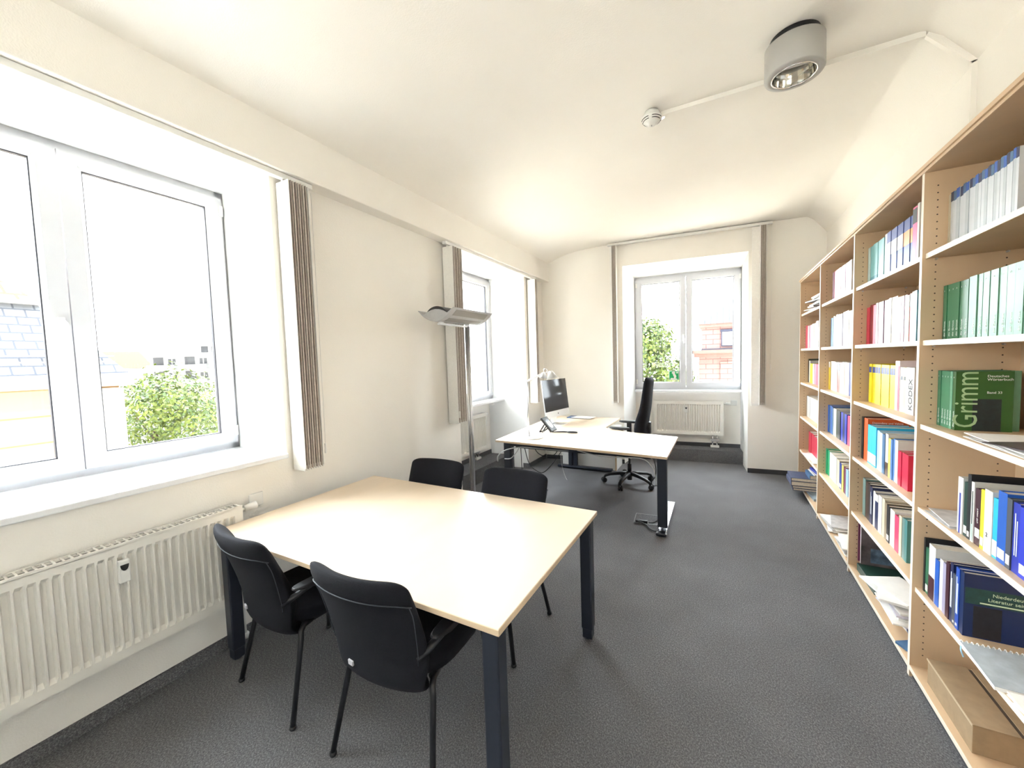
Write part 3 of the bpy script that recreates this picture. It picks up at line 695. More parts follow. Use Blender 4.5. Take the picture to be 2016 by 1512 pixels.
g = G().tube([(-.16, -.03, .014), (-.10, -.02, .016), (-.03, 0, .016), (.02, .01, .014)], [.007, .009, .012, .010], 10, flat=.8)
g.tube([(.02+.055*(1-math.cos(t)), .01+.025*math.sin(t), .013) for t in [2*PI*k/24 for k in range(25)]], .008, 10)
h = thing('telephone_handset', 'black looped handset lying to the right of the telephone', 'handset', (-1.60, 4.33, .73), math.radians(6))
obj('body', g, BLACKP, h)
obj('cord', G().tube([(-.16, -.03, .012), (-.19, -.02, .006), (-.215, .0, .004)], .003, 6), CG, h)

# computer: screen faces right and slightly towards the camera
Mx, My = Vector((-1.955, 4.65, 0)), Vector((-1.87, 5.20, 0))
dv = (My-Mx).normalized(); wd = (My-Mx).length; ctr_ = (Mx+My)/2
ang = math.atan2(dv.y, dv.x)-PI/2
Q = thing('desktop_computer', 'silver all-in-one computer with a dark glossy screen', 'computer', (ctr_.x, ctr_.y, .73), ang)
tl = Matrix.Translation((0, 0, .105)) @ Matrix.Rotation(math.radians(-7), 4, 'Y')
hw = wd/2+.03; sh_ = .50
body = obj('housing', G().box(-.022, -.006, -hw, hw, 0, sh_).hull8([(-.022, -hw+.02, .02), (-.022, hw-.02, .02), (-.022, hw-.02, sh_-.02), (-.022, -hw+.02, sh_-.02)], [(-.05, -.12, .12), (-.05, .12, .12), (-.05, .12, sh_-.12), (-.05, -.12, sh_-.12)]), ALU, Q); body.matrix_local = tl
sc_ = obj('screen', G().box(-.006, -.003, -hw, hw, .085, sh_), mat('screen_black', (.03, .03, .035), .08, var=0, spec=.35), Q); sc_.matrix_local = tl
chn = obj('chin', G().box(-.006, -.0035, -hw, hw, 0, .085), mat('chin_silver', (.72, .72, .73), .35, .3, var=0), Q, bevel=.001); chn.matrix_local = tl
lg_ = obj('logo', G().prism([(.010*math.cos(t), .043+.011*math.sin(t)) for t in [2*PI*k/16 for k in range(16)]], -.0036, -.003, 'x'), INK, Q); lg_.matrix_local = tl
obj('stand', G().hull8([(-.11, -.09, .0), (.08, -.09, .0), (.08, .09, .0), (-.11, .09, 0)], [(-.10, -.09, .006), (.08, -.09, .004), (.08, .09, .004), (-.10, .09, .006)])
    .hull8([(-.11, -.08, .004), (-.095, -.08, .004), (-.095, .08, .004), (-.11, .08, .004)], [(-.05, -.06, .30), (-.035, -.06, .30), (-.035, .06, .30), (-.05, .06, .30)]), ALU, Q)
cable('white cable bundle behind the computer stand', [(-2.02, 4.80, .735), (-2.06, 4.78, .80), (-2.05, 4.80, .86), (-2.0, 4.85, .88)], .004, PAPER)
fd = thing('folder', 'blue folder lying at the far edge of the desk', 'folder', (-1.84, 5.56, .73), .03)
obj('cover', G().box(-.16, .15, -.10, .09, 0, .012), mat('folder_blue', (.05, .10, .22), .5), fd, bevel=.002)
tag(obj('paper_sheet', G().box(-.105, .105, -.148, .148, 0, .003), PAPER, mw=Matrix.Translation((-1.76, 5.52, .7425)) @ Matrix.Rotation(1.4, 4, 'Z')), 'white sheets lying on the blue folder', 'paper')

# green rescue sign stuck on the far window
sg = thing('rescue_sign', 'square green sign with white pictogram stuck to the far window', 'sign', mw=FM @ Matrix.Translation((-1.09, .6375, 1.29)))
obj('panel', G().box(-.076, .072, -.001, .0, -.074, .072), PAPER, sg)
obj('green_field', G().box(-.067, .066, -.0025, -.001, -.065, .065), mat('sign_green', (.0, .36, .10), .5, var=0), sg)
pic = [(-.025, .055), (.005, .062), (.02, .045), (.012, .028), (.028, .005), (.034, -.025), (.022, -.045), (.045, -.052), (.045, -.062), (-.05, -.062), (-.05, -.045), (-.03, -.038), (-.005, -.045), (.0, -.022), (-.012, .0), (-.018, .025), (-.035, .038)]
obj('pictogram', G().prism(pic, -.0035, -.0025, 'y').prism([(.045+.013*math.cos(t), .043+.013*math.sin(t)) for t in [2*PI*k/14 for k in range(14)]], -.0035, -.0025, 'y'), PAPER, sg)
BOOKS=[
(4,1,0.9,2.03,0.24,[
 (2.511, 0.013, 'cream', 0.245, 'pale cream thin book', ''),
 (2.4966, 0.0251, 'jwhite', 0.25, 'white journal with blue head', 'bluehead'),
 (2.4701, 0.0244, 'jwhite', 0.246, 'white journal with blue head', 'bluehead'),
 (2.4444, 0.0237, 'jwhite2', 0.25, 'white journal with blue head', 'bluehead'),
 (2.4192, 0.0231, 'jwhite', 0.246, 'white journal with blue head', 'bluehead'),
 (2.3947, 0.0225, 'jwhite', 0.25, 'white journal with blue head', 'bluehead'),
 (2.3709, 0.0219, 'jwhite2', 0.246, 'white journal with blue head', 'bluehead'),
 (2.3476, 0.0213, 'jwhite', 0.25, 'white journal with blue head', 'bluehead'),
 (2.3248, 0.0208, 'jwhite', 0.246, 'white journal with blue head', 'bluehead'),
 (2.3027, 0.0203, 'jwhite2', 0.25, 'white journal with blue head', 'bluehead'),
 (2.281, 0.0198, 'jwhite', 0.246, 'white journal with blue head', 'bluehead'),
 (2.2598, 0.0193, 'jwhite', 0.25, 'white journal with blue head', 'bluehead'),
 (2.2392, 0.0188, 'jwhite2', 0.246, 'white journal with blue head', 'bluehead'),
 (2.219, 0.0183, 'jwhite', 0.25, 'white journal with blue head', 'bluehead'),
 (2.1993, 0.0179, 'jwhite', 0.246, 'white journal with blue head', 'bluehead'),
 (2.18, 0.0175, 'jwhite2', 0.25, 'white journal with blue head', 'bluehead'),
 (2.1611, 0.0171, 'jwhite', 0.246, 'white journal with blue head', 'bluehead'),
 (2.1426, 0.0167, 'jwhite', 0.25, 'white journal with blue head', 'bluehead'),
 (2.1246, 0.0163, 'jwhite2', 0.246, 'white journal with blue head', 'bluehead'),
 (2.1069, 0.0159, 'jwhite', 0.25, 'white journal with blue head', 'bluehead'),
 (2.0896, 0.0155, 'jwhite', 0.246, 'white journal with blue head', 'bluehead'),
 (2.0727, 0.0152, 'jwhite2', 0.25, 'white journal with blue head', 'bluehead'),
 (2.0561, 0.0148, 'jwhite', 0.246, 'white journal with blue head', 'bluehead'),
]),
(4,2,0.89,1.635,0.21,[
 (2.5012, 0.0313, 'dgreen', 0.24, 'dark green dictionary volume with white lettering', 'grimm'),
 (2.4685, 0.0338, 'dgreen', 0.24, 'dark green dictionary volume with white lettering', 'grimm'),
 (2.4332, 0.0326, 'dgreen', 0.24, 'dark green dictionary volume with white lettering', 'grimm'),
 (2.3992, 0.0315, 'dgreen', 0.24, 'dark green dictionary volume with white lettering', 'grimm'),
 (2.3663, 0.0304, 'dgreen', 0.24, 'dark green dictionary volume with white lettering', 'grimm'),
 (2.3346, 0.0331, 'dgreen', 0.24, 'dark green dictionary volume with white lettering', 'grimm'),
 (2.2915, 0.0518, 'lgreen', 0.245, 'pale green dictionary volume with white lettering', 'grimm'),
 (2.2321, 0.0268, 'lgreen', 0.245, 'pale green dictionary volume with white lettering', 'grimm'),
 (2.1979, 0.0387, 'lgreen', 0.245, 'pale green dictionary volume with white lettering', 'grimm'),
 (2.1491, 0.0456, 'lgreen', 0.245, 'pale green dictionary volume with white lettering', 'grimm'),
 (2.0999, 0.0401, 'lgreen', 0.245, 'pale green dictionary volume with white lettering', 'grimm'),
 (2.055, 0.0419, 'lgreen', 0.245, 'pale green dictionary volume with white lettering', 'grimm'),
 (2.0098, 0.0433, 'lgreen', 0.245, 'pale green dictionary volume with white lettering', 'grimm'),
 (1.9634, 0.0431, 'lgreen', 0.245, 'pale green dictionary volume with white lettering', 'grimm'),
 (1.9173, 0.0405, 'lgreen', 0.245, 'pale green dictionary volume with white lettering', 'grimm'),
]),
(4,3,0.885,1.245,0.2,[
 (2.511, 0.0262, 'mgreen', 0.25, 'green dictionary volume with white lettering', 'grimm'),
 (2.4834, 0.0262, 'mgreen', 0.25, 'green dictionary volume with white lettering', 'grimm'),
 (2.4558, 0.0254, 'mgreen', 0.25, 'green dictionary volume with white lettering', 'grimm'),
 (2.429, 0.0247, 'mgreen', 0.25, 'green dictionary volume with white lettering', 'grimm'),
 (2.4029, 0.0198, 'lgreen', 0.25, 'pale green dictionary volume with white lettering', 'grimm'),
 (2.3817, 0.0235, 'cgreen', 0.25, 'green dictionary volume with its cover facing out', 'grimmcover'),
]),
(4,4,0.855,0.85,0.17,[
 (2.2276, 0.0366, 'white', 0.228, 'white book with a violet spine stripe', 'vstripe'),
 (2.1868, 0.0244, 'dkgreen', 0.218, 'dark green book with white shelf mark', 'foot'),
 (2.161, 0.0229, 'black', 0.255, 'tall black book', 'dots'),
 (2.134, 0.0196, 'white', 0.233, 'white book with green lettering', 'gtext'),
 (2.1105, 0.0351, 'maroon', 0.215, 'maroon book with white shelf label', 'footm'),
 (2.0716, 0.0243, 'yellow', 0.222, 'yellow book with white foot', 'foot'),
 (2.0459, 0.0462, 'white', 0.232, 'thick white book numbered two', 'two'),
 (1.9983, 0.0269, 'cyan', 0.215, 'cyan and white book', 'footc'),
 (1.97, 0.0471, 'blue', 0.25, 'thick blue book with white label', 'foot'),
 (1.9197, 0.0249, 'slate', 0.24, 'slate grey book with white label', 'foot'),
 (1.8917, 0.0336, 'royal', 0.235, 'royal blue book with white lettering', 'ltext'),
 (1.8567, 0.0491, 'royal2', 0.23, 'royal blue volume at the frame edge', 'foot'),
]),
(4,5,0.85,0.455,0.2,[
 (2.4915, 0.0146, 'black', 0.257, 'slim black book', ''),
 (2.4755, 0.0284, 'green2', 0.218, 'green book with white foot', 'foot'),
 (2.4416, 0.0607, 'white', 0.25, 'white book with maroon lower spine', 'mfoot'),
 (2.3795, 0.0345, 'blue', 0.208, 'bright blue book', ''),
 (2.3436, 0.0289, 'white', 0.225, 'white book', ''),
 (2.3133, 0.028, 'lilac', 0.222, 'lilac grey book', ''),
 (2.2839, 0.0271, 'maroon', 0.24, 'dark maroon book', ''),
 (2.2555, 0.0223, 'navy', 0.25, 'navy book with white lettering', 'ltext'),
 (2.2318, 0.0255, 'slate', 0.215, 'slate book with small white mark', 'dotf'),
 (2.2049, 0.0247, 'blue2', 0.255, 'blue book with white lettering', 'ltextf'),
 (2.1788, 0.0275, 'nblue', 0.255, 'dark blue book with its cover facing out', 'nieder'),
]),
(3,1,0.89,2.03,0.2,[
 (3.556, 0.0478, 'palegrey', 0.255, 'pale grey green book', ''),
 (3.5068, 0.0491, 'teal1', 0.255, 'pale teal journal with dark foot', 'tfoot'),
 (3.4563, 0.0475, 'teal1', 0.258, 'pale teal journal with dark foot', 'tfoot'),
 (3.4075, 0.0366, 'teal1', 0.256, 'pale teal journal with dark foot', 'tfoot'),
 (3.3695, 0.0356, 'teal1', 0.258, 'pale teal journal with dark foot', 'tfoot'),
 (3.3325, 0.0347, 'teal1', 0.258, 'pale teal journal with dark foot', 'tfoot'),
 (3.2965, 0.0338, 'teal1', 0.258, 'pale teal journal with dark foot', 'tfoot'),
 (3.2535, 0.0335, 'white', 0.268, 'white journal', ''),
 (3.2186, 0.0319, 'jblue', 0.268, 'navy journal with white band', 'wband'),
 (3.1853, 0.0311, 'jblue', 0.268, 'navy journal with white band', 'wband'),
 (3.1528, 0.0303, 'jblue', 0.268, 'navy journal with white band', 'wband'),
 (3.1211, 0.0296, 'jblue', 0.268, 'navy journal with white band', 'wband'),
 (3.0902, 0.0288, 'jblue', 0.268, 'navy journal with white band', 'wband'),
 (3.0599, 0.0282, 'jblue', 0.268, 'navy journal with white band', 'wband'),
 (3.0304, 0.0275, 'jblue', 0.268, 'navy journal with white band', 'wband'),
 (3.0015, 0.0268, 'jblue', 0.268, 'navy journal with white band', 'wband'),
 (2.9733, 0.0289, 'jblue', 0.268, 'navy journal with orange band', 'oband'),
 (2.9429, 0.0282, 'jblue', 0.268, 'navy journal with orange band', 'oband'),
 (2.9133, 0.0275, 'jblue', 0.268, 'navy journal with orange band', 'oband'),
 (2.8844, 0.0268, 'jblue', 0.268, 'navy journal with orange band', 'oband'),
 (2.8544, 0.049, 'pink', 0.3, 'tall pink book with black head', 'bhead'),
 (2.7987, 0.0233, 'white', 0.305, 'tall white book', ''),
]),
(3,2,0.89,1.635,0.2,[
 (3.556, 0.0616, 'red', 0.25, 'red hardback book', ''),
 (3.493, 0.0591, 'dred', 0.262, 'dark red hardback book', ''),
 (3.4325, 0.0472, 'rose', 0.255, 'rose red book', ''),
 (3.3752, 0.0369, 'white', 0.262, 'white paperback', ''),
 (3.3369, 0.0351, 'pinkw', 0.262, 'white book with pink spine edge', ''),
 (3.3004, 0.0254, 'white', 0.262, 'white paperback', ''),
 (3.2736, 0.0336, 'plum', 0.262, 'plum coloured book', ''),
 (3.2308, 0.0582, 'white', 0.262, 'thick white book', ''),
 (3.1712, 0.0149, 'jblue', 0.262, 'thin navy book', ''),
 (3.1549, 0.0386, 'white', 0.266, 'white paperback', ''),
 (3.1149, 0.0526, 'offw', 0.265, 'ivory paperback', ''),
 (3.0609, 0.0359, 'peach', 0.265, 'peach coloured book', ''),
 (3.0171, 0.0283, 'white', 0.255, 'white paperback', ''),
 (2.9874, 0.0128, 'plum', 0.255, 'thin plum book', ''),
 (2.9732, 0.0265, 'white', 0.255, 'white paperback', ''),
 (2.9453, 0.0123, 'plum', 0.255, 'thin plum book', ''),
 (2.9316, 0.0256, 'white', 0.255, 'white paperback', ''),
 (2.9046, 0.0119, 'dred', 0.255, 'thin dark red book', ''),
 (2.8913, 0.0247, 'offw', 0.25, 'ivory paperback', ''),
 (2.8652, 0.0305, 'crimson', 0.255, 'red book with black head', 'bhead2'),
 (2.8333, 0.0296, 'white', 0.26, 'white paperback', ''),
 (2.8023, 0.0288, 'tealb', 0.262, 'teal hardback book', ''),
]),
(3,3,0.9,1.245,0.14,[
 (3.5161, 0.0574, 'yel', 0.258, 'yellow series volume with navy band', 'nband'),
 (3.4573, 0.0544, 'yel', 0.258, 'yellow series volume with navy band', 'nband'),
 (3.4014, 0.0524, 'yel', 0.258, 'yellow series volume with navy band', 'nband'),
 (3.3476, 0.0505, 'yel', 0.258, 'yellow series volume with navy band', 'nband'),
 (3.2958, 0.0486, 'yel', 0.258, 'yellow series volume with navy band', 'nband'),
 (3.2457, 0.0469, 'yel', 0.258, 'yellow series volume with navy band', 'nband'),
 (3.1975, 0.0452, 'yel', 0.258, 'yellow series volume with navy band', 'nband'),
 (3.1508, 0.0437, 'yel', 0.258, 'yellow series volume with navy band', 'nband'),
 (3.1058, 0.0422, 'yel', 0.258, 'yellow series volume with navy band', 'nband'),
 (3.0615, 0.0617, 'pinkw2', 0.285, 'tall white and pink book', 'pstripe'),
 (2.9985, 0.0408, 'white', 0.25, 'white book with small grey mark', 'tmark'),
 (2.9563, 0.0461, 'lemon', 0.25, 'pale yellow book with black mark', 'tmark'),
 (2.9088, 0.1006, 'white', 0.252, 'thick white book with large black lettering', 'kodex'),
]),
(3,4,0.87,0.85,0.2,[
 (3.5269, 0.0375, 'black', 0.29, 'thin black book', ''),
 (3.4834, 0.0726, 'orange', 0.288, 'tall orange handbook', 'dependenz'),
 (3.4, 0.0735, 'cyan', 0.255, 'cyan book with white foot', 'footc'),
 (3.3211, 0.0832, 'cyan', 0.258, 'thick cyan book with white foot', 'footc'),
 (3.2283, 0.0436, 'pblue', 0.245, 'pale blue book', ''),
 (3.1833, 0.0498, 'pblue2', 0.24, 'bluish white book', ''),
 (3.1321, 0.0398, 'steel', 0.24, 'grey blue book', ''),
 (3.0876, 0.0432, 'white', 0.25, 'white book with brown foot', 'brfoot'),
 (3.036, 0.0339, 'mustard', 0.232, 'mustard yellow book', ''),
 (2.9977, 0.0256, 'bluest', 0.232, 'blue striped book', ''),
 (2.9678, 0.0249, 'bluest', 0.242, 'blue striped book', ''),
 (2.9387, 0.0419, 'white', 0.24, 'white book', ''),
 (2.8893, 0.0436, 'crimson', 0.19, 'crimson volume', ''),
 (2.8418, 0.0354, 'crimson', 0.19, 'crimson volume', ''),
 (2.8025, 0.0436, 'crimson', 0.19, 'crimson volume', ''),
]),
(3,5,0.88,0.455,0.2,[
 (3.512, 0.0528, 'greyteal', 0.26, 'grey green hardback book', ''),
 (3.4578, 0.04, 'brown', 0.25, 'brown book', ''),
 (3.4165, 0.0487, 'umber', 0.25, 'dark brown book', ''),
 (3.3663, 0.0471, 'navy', 0.245, 'navy book', 'ltext'),
 (3.3091, 0.0368, 'white', 0.23, 'white book', ''),
 (3.271, 0.0529, 'navy', 0.225, 'navy book with white head', 'whead'),
 (3.2087, 0.0597, 'white', 0.235, 'white book', ''),
 (3.1475, 0.0401, 'offw', 0.235, 'ivory book', ''),
 (3.106, 0.0388, 'tan', 0.225, 'tan book', ''),
 (3.0658, 0.0415, 'black', 0.22, 'black book with white label', 'foot'),
 (3.0199, 0.0664, 'white', 0.215, 'thick white book', ''),
 (2.9457, 0.0557, 'rosepink', 0.205, 'rose pink book', ''),
 (2.8825, 0.0331, 'offw', 0.225, 'ivory book', ''),
 (2.848, 0.0314, 'greyteal', 0.225, 'grey green book', ''),
 (2.8152, 0.0368, 'teal2', 0.23, 'teal green book', ''),
]),
(2,1,0.89,2.03,0.2,[
 (4.52, 0.0537, 'plum', 0.266, 'plum coloured book', ''),
 (4.4649, 0.0688, 'crimson', 0.266, 'crimson book', ''),
 (4.3947, 0.0663, 'rosepink', 0.266, 'pink red book', ''),
 (4.327, 0.0801, 'white', 0.265, 'white paperback', ''),
 (4.2455, 0.0459, 'pinkw', 0.265, 'white book with pink edge', ''),
 (4.1982, 0.0598, 'white', 0.265, 'white paperback', ''),
 (4.1371, 0.0284, 'plum', 0.265, 'thin plum book', ''),
 (4.1072, 0.0711, 'white', 0.265, 'white paperback', ''),
 (4.0347, 0.0408, 'lblue', 0.265, 'light blue book', ''),
 (3.9925, 0.0533, 'white', 0.265, 'white paperback', ''),
]),
(2,2,0.89,1.635,0.2,[
 (4.5469, 0.0729, 'lblue', 0.26, 'light blue book', ''),
 (4.4726, 0.052, 'white', 0.27, 'white paperback', ''),
 (4.4192, 0.0506, 'offw', 0.26, 'ivory paperback', ''),
 (4.3672, 0.0658, 'white', 0.275, 'white paperback', ''),
 (4.3, 0.0475, 'ink', 0.272, 'white book with black head', 'bhead3'),
 (4.2511, 0.0463, 'pinkw', 0.27, 'white book with pink edge', ''),
 (4.2034, 0.0374, 'plumg', 0.27, 'thin purple grey book', ''),
 (4.1577, 0.0596, 'white', 0.275, 'white paperback', ''),
 (4.0966, 0.0569, 'white', 0.277, 'white paperback', ''),
 (4.0383, 0.0551, 'offw', 0.278, 'ivory paperback', ''),
 (3.9819, 0.0667, 'white', 0.27, 'white paperback', ''),
]),
(2,3,0.89,1.245,0.2,[
 (4.601, 0.0577, 'yel2', 0.255, 'yellow book with white head', 'whead'),
 (4.5334, 0.0909, 'white', 0.26, 'white book', ''),
 (4.4411, 0.0689, 'offw', 0.26, 'ivory book', ''),
 (4.3708, 0.0664, 'white', 0.255, 'white book', ''),
 (4.3029, 0.0722, 'brick', 0.255, 'brick red book with black head', 'bhead'),
 (4.2222, 0.0776, 'white', 0.255, 'white book', ''),
 (4.1432, 0.0588, 'white', 0.26, 'white book', ''),
 (4.083, 0.0425, 'peach', 0.26, 'peach coloured book', ''),
 (4.0391, 0.0555, 'white', 0.258, 'white book', ''),
 (3.9822, 0.0401, 'lilac', 0.258, 'lilac grey book', ''),
 (3.9407, 0.0391, 'jblue', 0.258, 'thin navy book', ''),
]),
(2,4,0.89,0.85,0.2,[
 (4.601, 0.0412, 'blue', 0.25, 'blue hardback volume', ''),
 (4.5584, 0.0551, 'steel', 0.25, 'steel blue volume', ''),
 (4.5019, 0.0445, 'blue', 0.25, 'blue hardback volume', ''),
 (4.456, 0.0435, 'steel', 0.245, 'steel blue volume', ''),
 (4.4112, 0.0938, 'white', 0.24, 'white book', ''),
 (4.3083, 0.0655, 'olive', 0.24, 'dark olive book', ''),
 (4.2414, 0.0625, 'charcoal', 0.24, 'charcoal book', ''),
 (4.1627, 0.0606, 'royal', 0.24, 'royal blue volume', ''),
 (4.1006, 0.0578, 'navy', 0.24, 'navy volume', ''),
 (4.0414, 0.0559, 'royal', 0.24, 'royal blue volume', ''),
 (3.9708, 0.0545, 'rosepink', 0.235, 'rose pink book', ''),
]),
(2,5,0.88,0.455,0.2,[
 (4.601, 0.045, 'emerald', 0.235, 'emerald green book', ''),
 (4.5457, 0.0754, 'emerald', 0.232, 'emerald green book', ''),
 (4.4604, 0.1252, 'white', 0.23, 'white ring binder', ''),
 (4.3337, 0.1167, 'white', 0.23, 'white ring binder', ''),
 (4.2156, 0.0787, 'offw', 0.225, 'ivory folder', ''),
 (4.1285, 0.0683, 'jblue', 0.215, 'navy book with white foot', 'foot'),
 (4.0521, 0.051, 'mustard', 0.215, 'mustard yellow book', ''),
 (3.9933, 0.0493, 'plum', 0.215, 'plum book with white marks', ''),
 (3.9363, 0.0613, 'lblue', 0.21, 'light blue book', ''),
]),
(1,2,0.865,1.635,0.2,[
 (5.626, 0.0174, 'offw', 0.26, 'ivory paperback', ''),
 (5.6072, 0.0744, 'red', 0.26, 'red hardback book', ''),
 (5.5314, 0.0722, 'rose', 0.255, 'rose red book', ''),
 (5.4578, 0.0701, 'white', 0.25, 'white paperback', ''),
 (5.3863, 0.0817, 'pinkw', 0.25, 'white book with pink edge', ''),
 (5.3032, 0.079, 'offw', 0.25, 'ivory paperback', ''),
 (5.2228, 0.0764, 'white', 0.255, 'white paperback', ''),
 (5.145, 0.0984, 'offw', 0.255, 'ivory paperback', ''),
 (5.0452, 0.1175, 'white', 0.27, 'white paperback', ''),
]),
(1,3,0.9,1.245,0.2,[
 (5.626, 0.0237, 'olive', 0.27, 'dark olive book', ''),
 (5.6009, 0.0712, 'white', 0.25, 'white book', ''),
 (5.5283, 0.1513, 'yellow', 0.22, 'yellow book', ''),
 (5.3756, 0.0781, 'white', 0.22, 'white book', ''),
 (5.2961, 0.0755, 'pinkw', 0.22, 'white book with pink edge', ''),
 (5.2192, 0.1215, 'rose', 0.22, 'rose red book', ''),
]),
(1,4,0.89,0.85,0.2,[
 (5.626, 0.1735, 'white', 0.24, 'white box file', ''),
 (5.4511, 0.189, 'white', 0.24, 'white box file', ''),
 (5.2607, 0.1506, 'white', 0.24, 'white box file', ''),
 (5.1087, 0.0947, 'offw', 0.24, 'ivory box file', ''),
]),
(1,5,0.9,0.455,0.2,[
 (5.5426, 0.1408, 'crimson', 0.235, 'crimson bound volume', ''),
 (5.4005, 0.1061, 'crimson', 0.235, 'crimson bound volume', ''),
 (5.2929, 0.1015, 'crimson', 0.23, 'crimson bound volume', ''),
 (5.19, 0.0972, 'crimson', 0.23, 'crimson bound volume', ''),
]),
]

# ================================================================ bookcase
BC = thing('bookcase', 'tall maple bookcase of four bays covering the right wall', 'bookcase', (.82, 3.56, 0))
bo = Vector((.82, 3.56))
UPY = [1.478, 2.525, 3.572, 4.617, 5.647]
SZ = [2.03, 1.635, 1.245, .85, .455, .058]
for yc in UPY:
    g = G().box(0, .322, yc-.0115-bo.y, yc+.0115-bo.y, .0, 2.392)
    for xh in (.045, .265):
        for k in range(70):
            z = .12+.032*k
            vs = [g.b.verts.new((xh+.0032*math.cos(t), yc-.0119-bo.y, z+.0032*math.sin(t))) for t in [2*PI*q/8 for q in range(8)]]
            g.b.faces.new(vs).material_index = 1
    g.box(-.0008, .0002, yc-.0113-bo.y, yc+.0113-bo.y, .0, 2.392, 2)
    obj('upright', g, [SHELF, HOLE, SHELF_LIT], BC, fix=False)
obj('top_panel', G().box(-.004, .325, UPY[0]-.0115-bo.y, UPY[-1]+.0115-bo.y, 2.392, 2.416), SHELF, BC, bevel=.0015)
obj('cornice_strip', G().box(-.012, .0, UPY[0]-.0115-bo.y, UPY[-1]+.0135-bo.y, 2.405, 2.422), SHELF, BC)
obj('back_panel', G().box(.318, .326, UPY[0]-bo.y, UPY[-1]-bo.y, .06, 2.392), SHELF, BC)
obj('plinth', G().box(.012, .03, UPY[0]-bo.y, UPY[-1]-bo.y, 0, .034), BASEB, BC)
for b in range(4):
    y0, y1 = UPY[b]+.0118-bo.y, UPY[b+1]-.0118-bo.y
    for z in SZ:
        x0 = .012 if z > .1 else .0
        sh = obj('shelf_board', G().box(x0, .317, y0, y1, z-.023, z), SHELF, BC, bevel=.0015)
        obj('lit_edge', G().box(x0-.0012, x0+.0002, y0, y1, z-.0225, z-.0005), SHELF_LIT, sh)  # board front in the lightened maple, daylight painted into the colour
        if z > .1 and b < 2:
            g = G()
            for xh in (.045, .265): g.tube([(xh, y1+.001, z-.028), (xh, y1-.012, z-.028)], .0045, 8)
            obj('shelf_pin', g, ALU, sh)

COL = dict(white='d2cfc9', offw='cfc2a8', cream='cfc3a8', jwhite='ced2d6', jwhite2='b9c0c4', dgreen='2f6a45', lgreen='6a9d7f', mgreen='3f7d5a', cgreen='2c5a22', dkgreen='12382e', green2='2c6b4d',
  black='17171a', maroon='3c1522', yellow='e6d92f', cyan='28b4e0', blue='1b57b0', blue2='1d47a0', nblue='0c2350', slate='474c55', royal='2333a0', royal2='2a3ab8', lilac='9a94ac', navy='16224a', jblue='2b3f86',
  palegrey='a9bcb6', teal1='74adad', pink='e0457f', red='b3263a', dred='7c1020', rose='cc4660', pinkw='c9849a', plum='6e2f4c', plumg='6a5a70', peach='e8bf97', crimson='c3173f', tealb='3d7f90', yel='dcc404', yel2='e8c93a',
  pinkw2='efdfe0', lemon='eeea9a', orange='dc5a22', pblue='9fc8de', pblue2='bcd5e4', steel='41688f', mustard='cdb95c', bluest='4a78b4', greyteal='6d8580', brown='4a352a', umber='2c2420', tan='8a7a62', rosepink='cf3f66', teal2='3f7a78',
  lblue='8fb4d8', ink='e4e2de', brick='a6452e', olive='3c4232', charcoal='33363a', emerald='12a26c')
_bk = {}
def bm_(c):
    if c not in _bk: _bk[c] = mat('cover_'+c, COL[c] if c in COL else c, .42, var=.04, scale=30)
    return _bk[c]
ORD = ['', 'first', 'second', 'third', 'fourth', 'fifth', 'sixth', 'seventh', 'eighth', 'ninth', 'tenth', 'eleventh', 'twelfth', 'thirteenth', 'fourteenth', 'fifteenth', 'sixteenth', 'seventeenth', 'eighteenth', 'nineteenth', 'twentieth', 'twenty-first', 'twenty-second', 'twenty-third', 'twenty-fourth', 'twenty-fifth']
BAYN = {4: 'nearest', 3: 'second-nearest', 2: 'third', 1: 'farthest'}
SHN = {1: 'top', 2: 'second', 3: 'third', 4: 'fourth', 5: 'fifth', 6: 'bottom'}
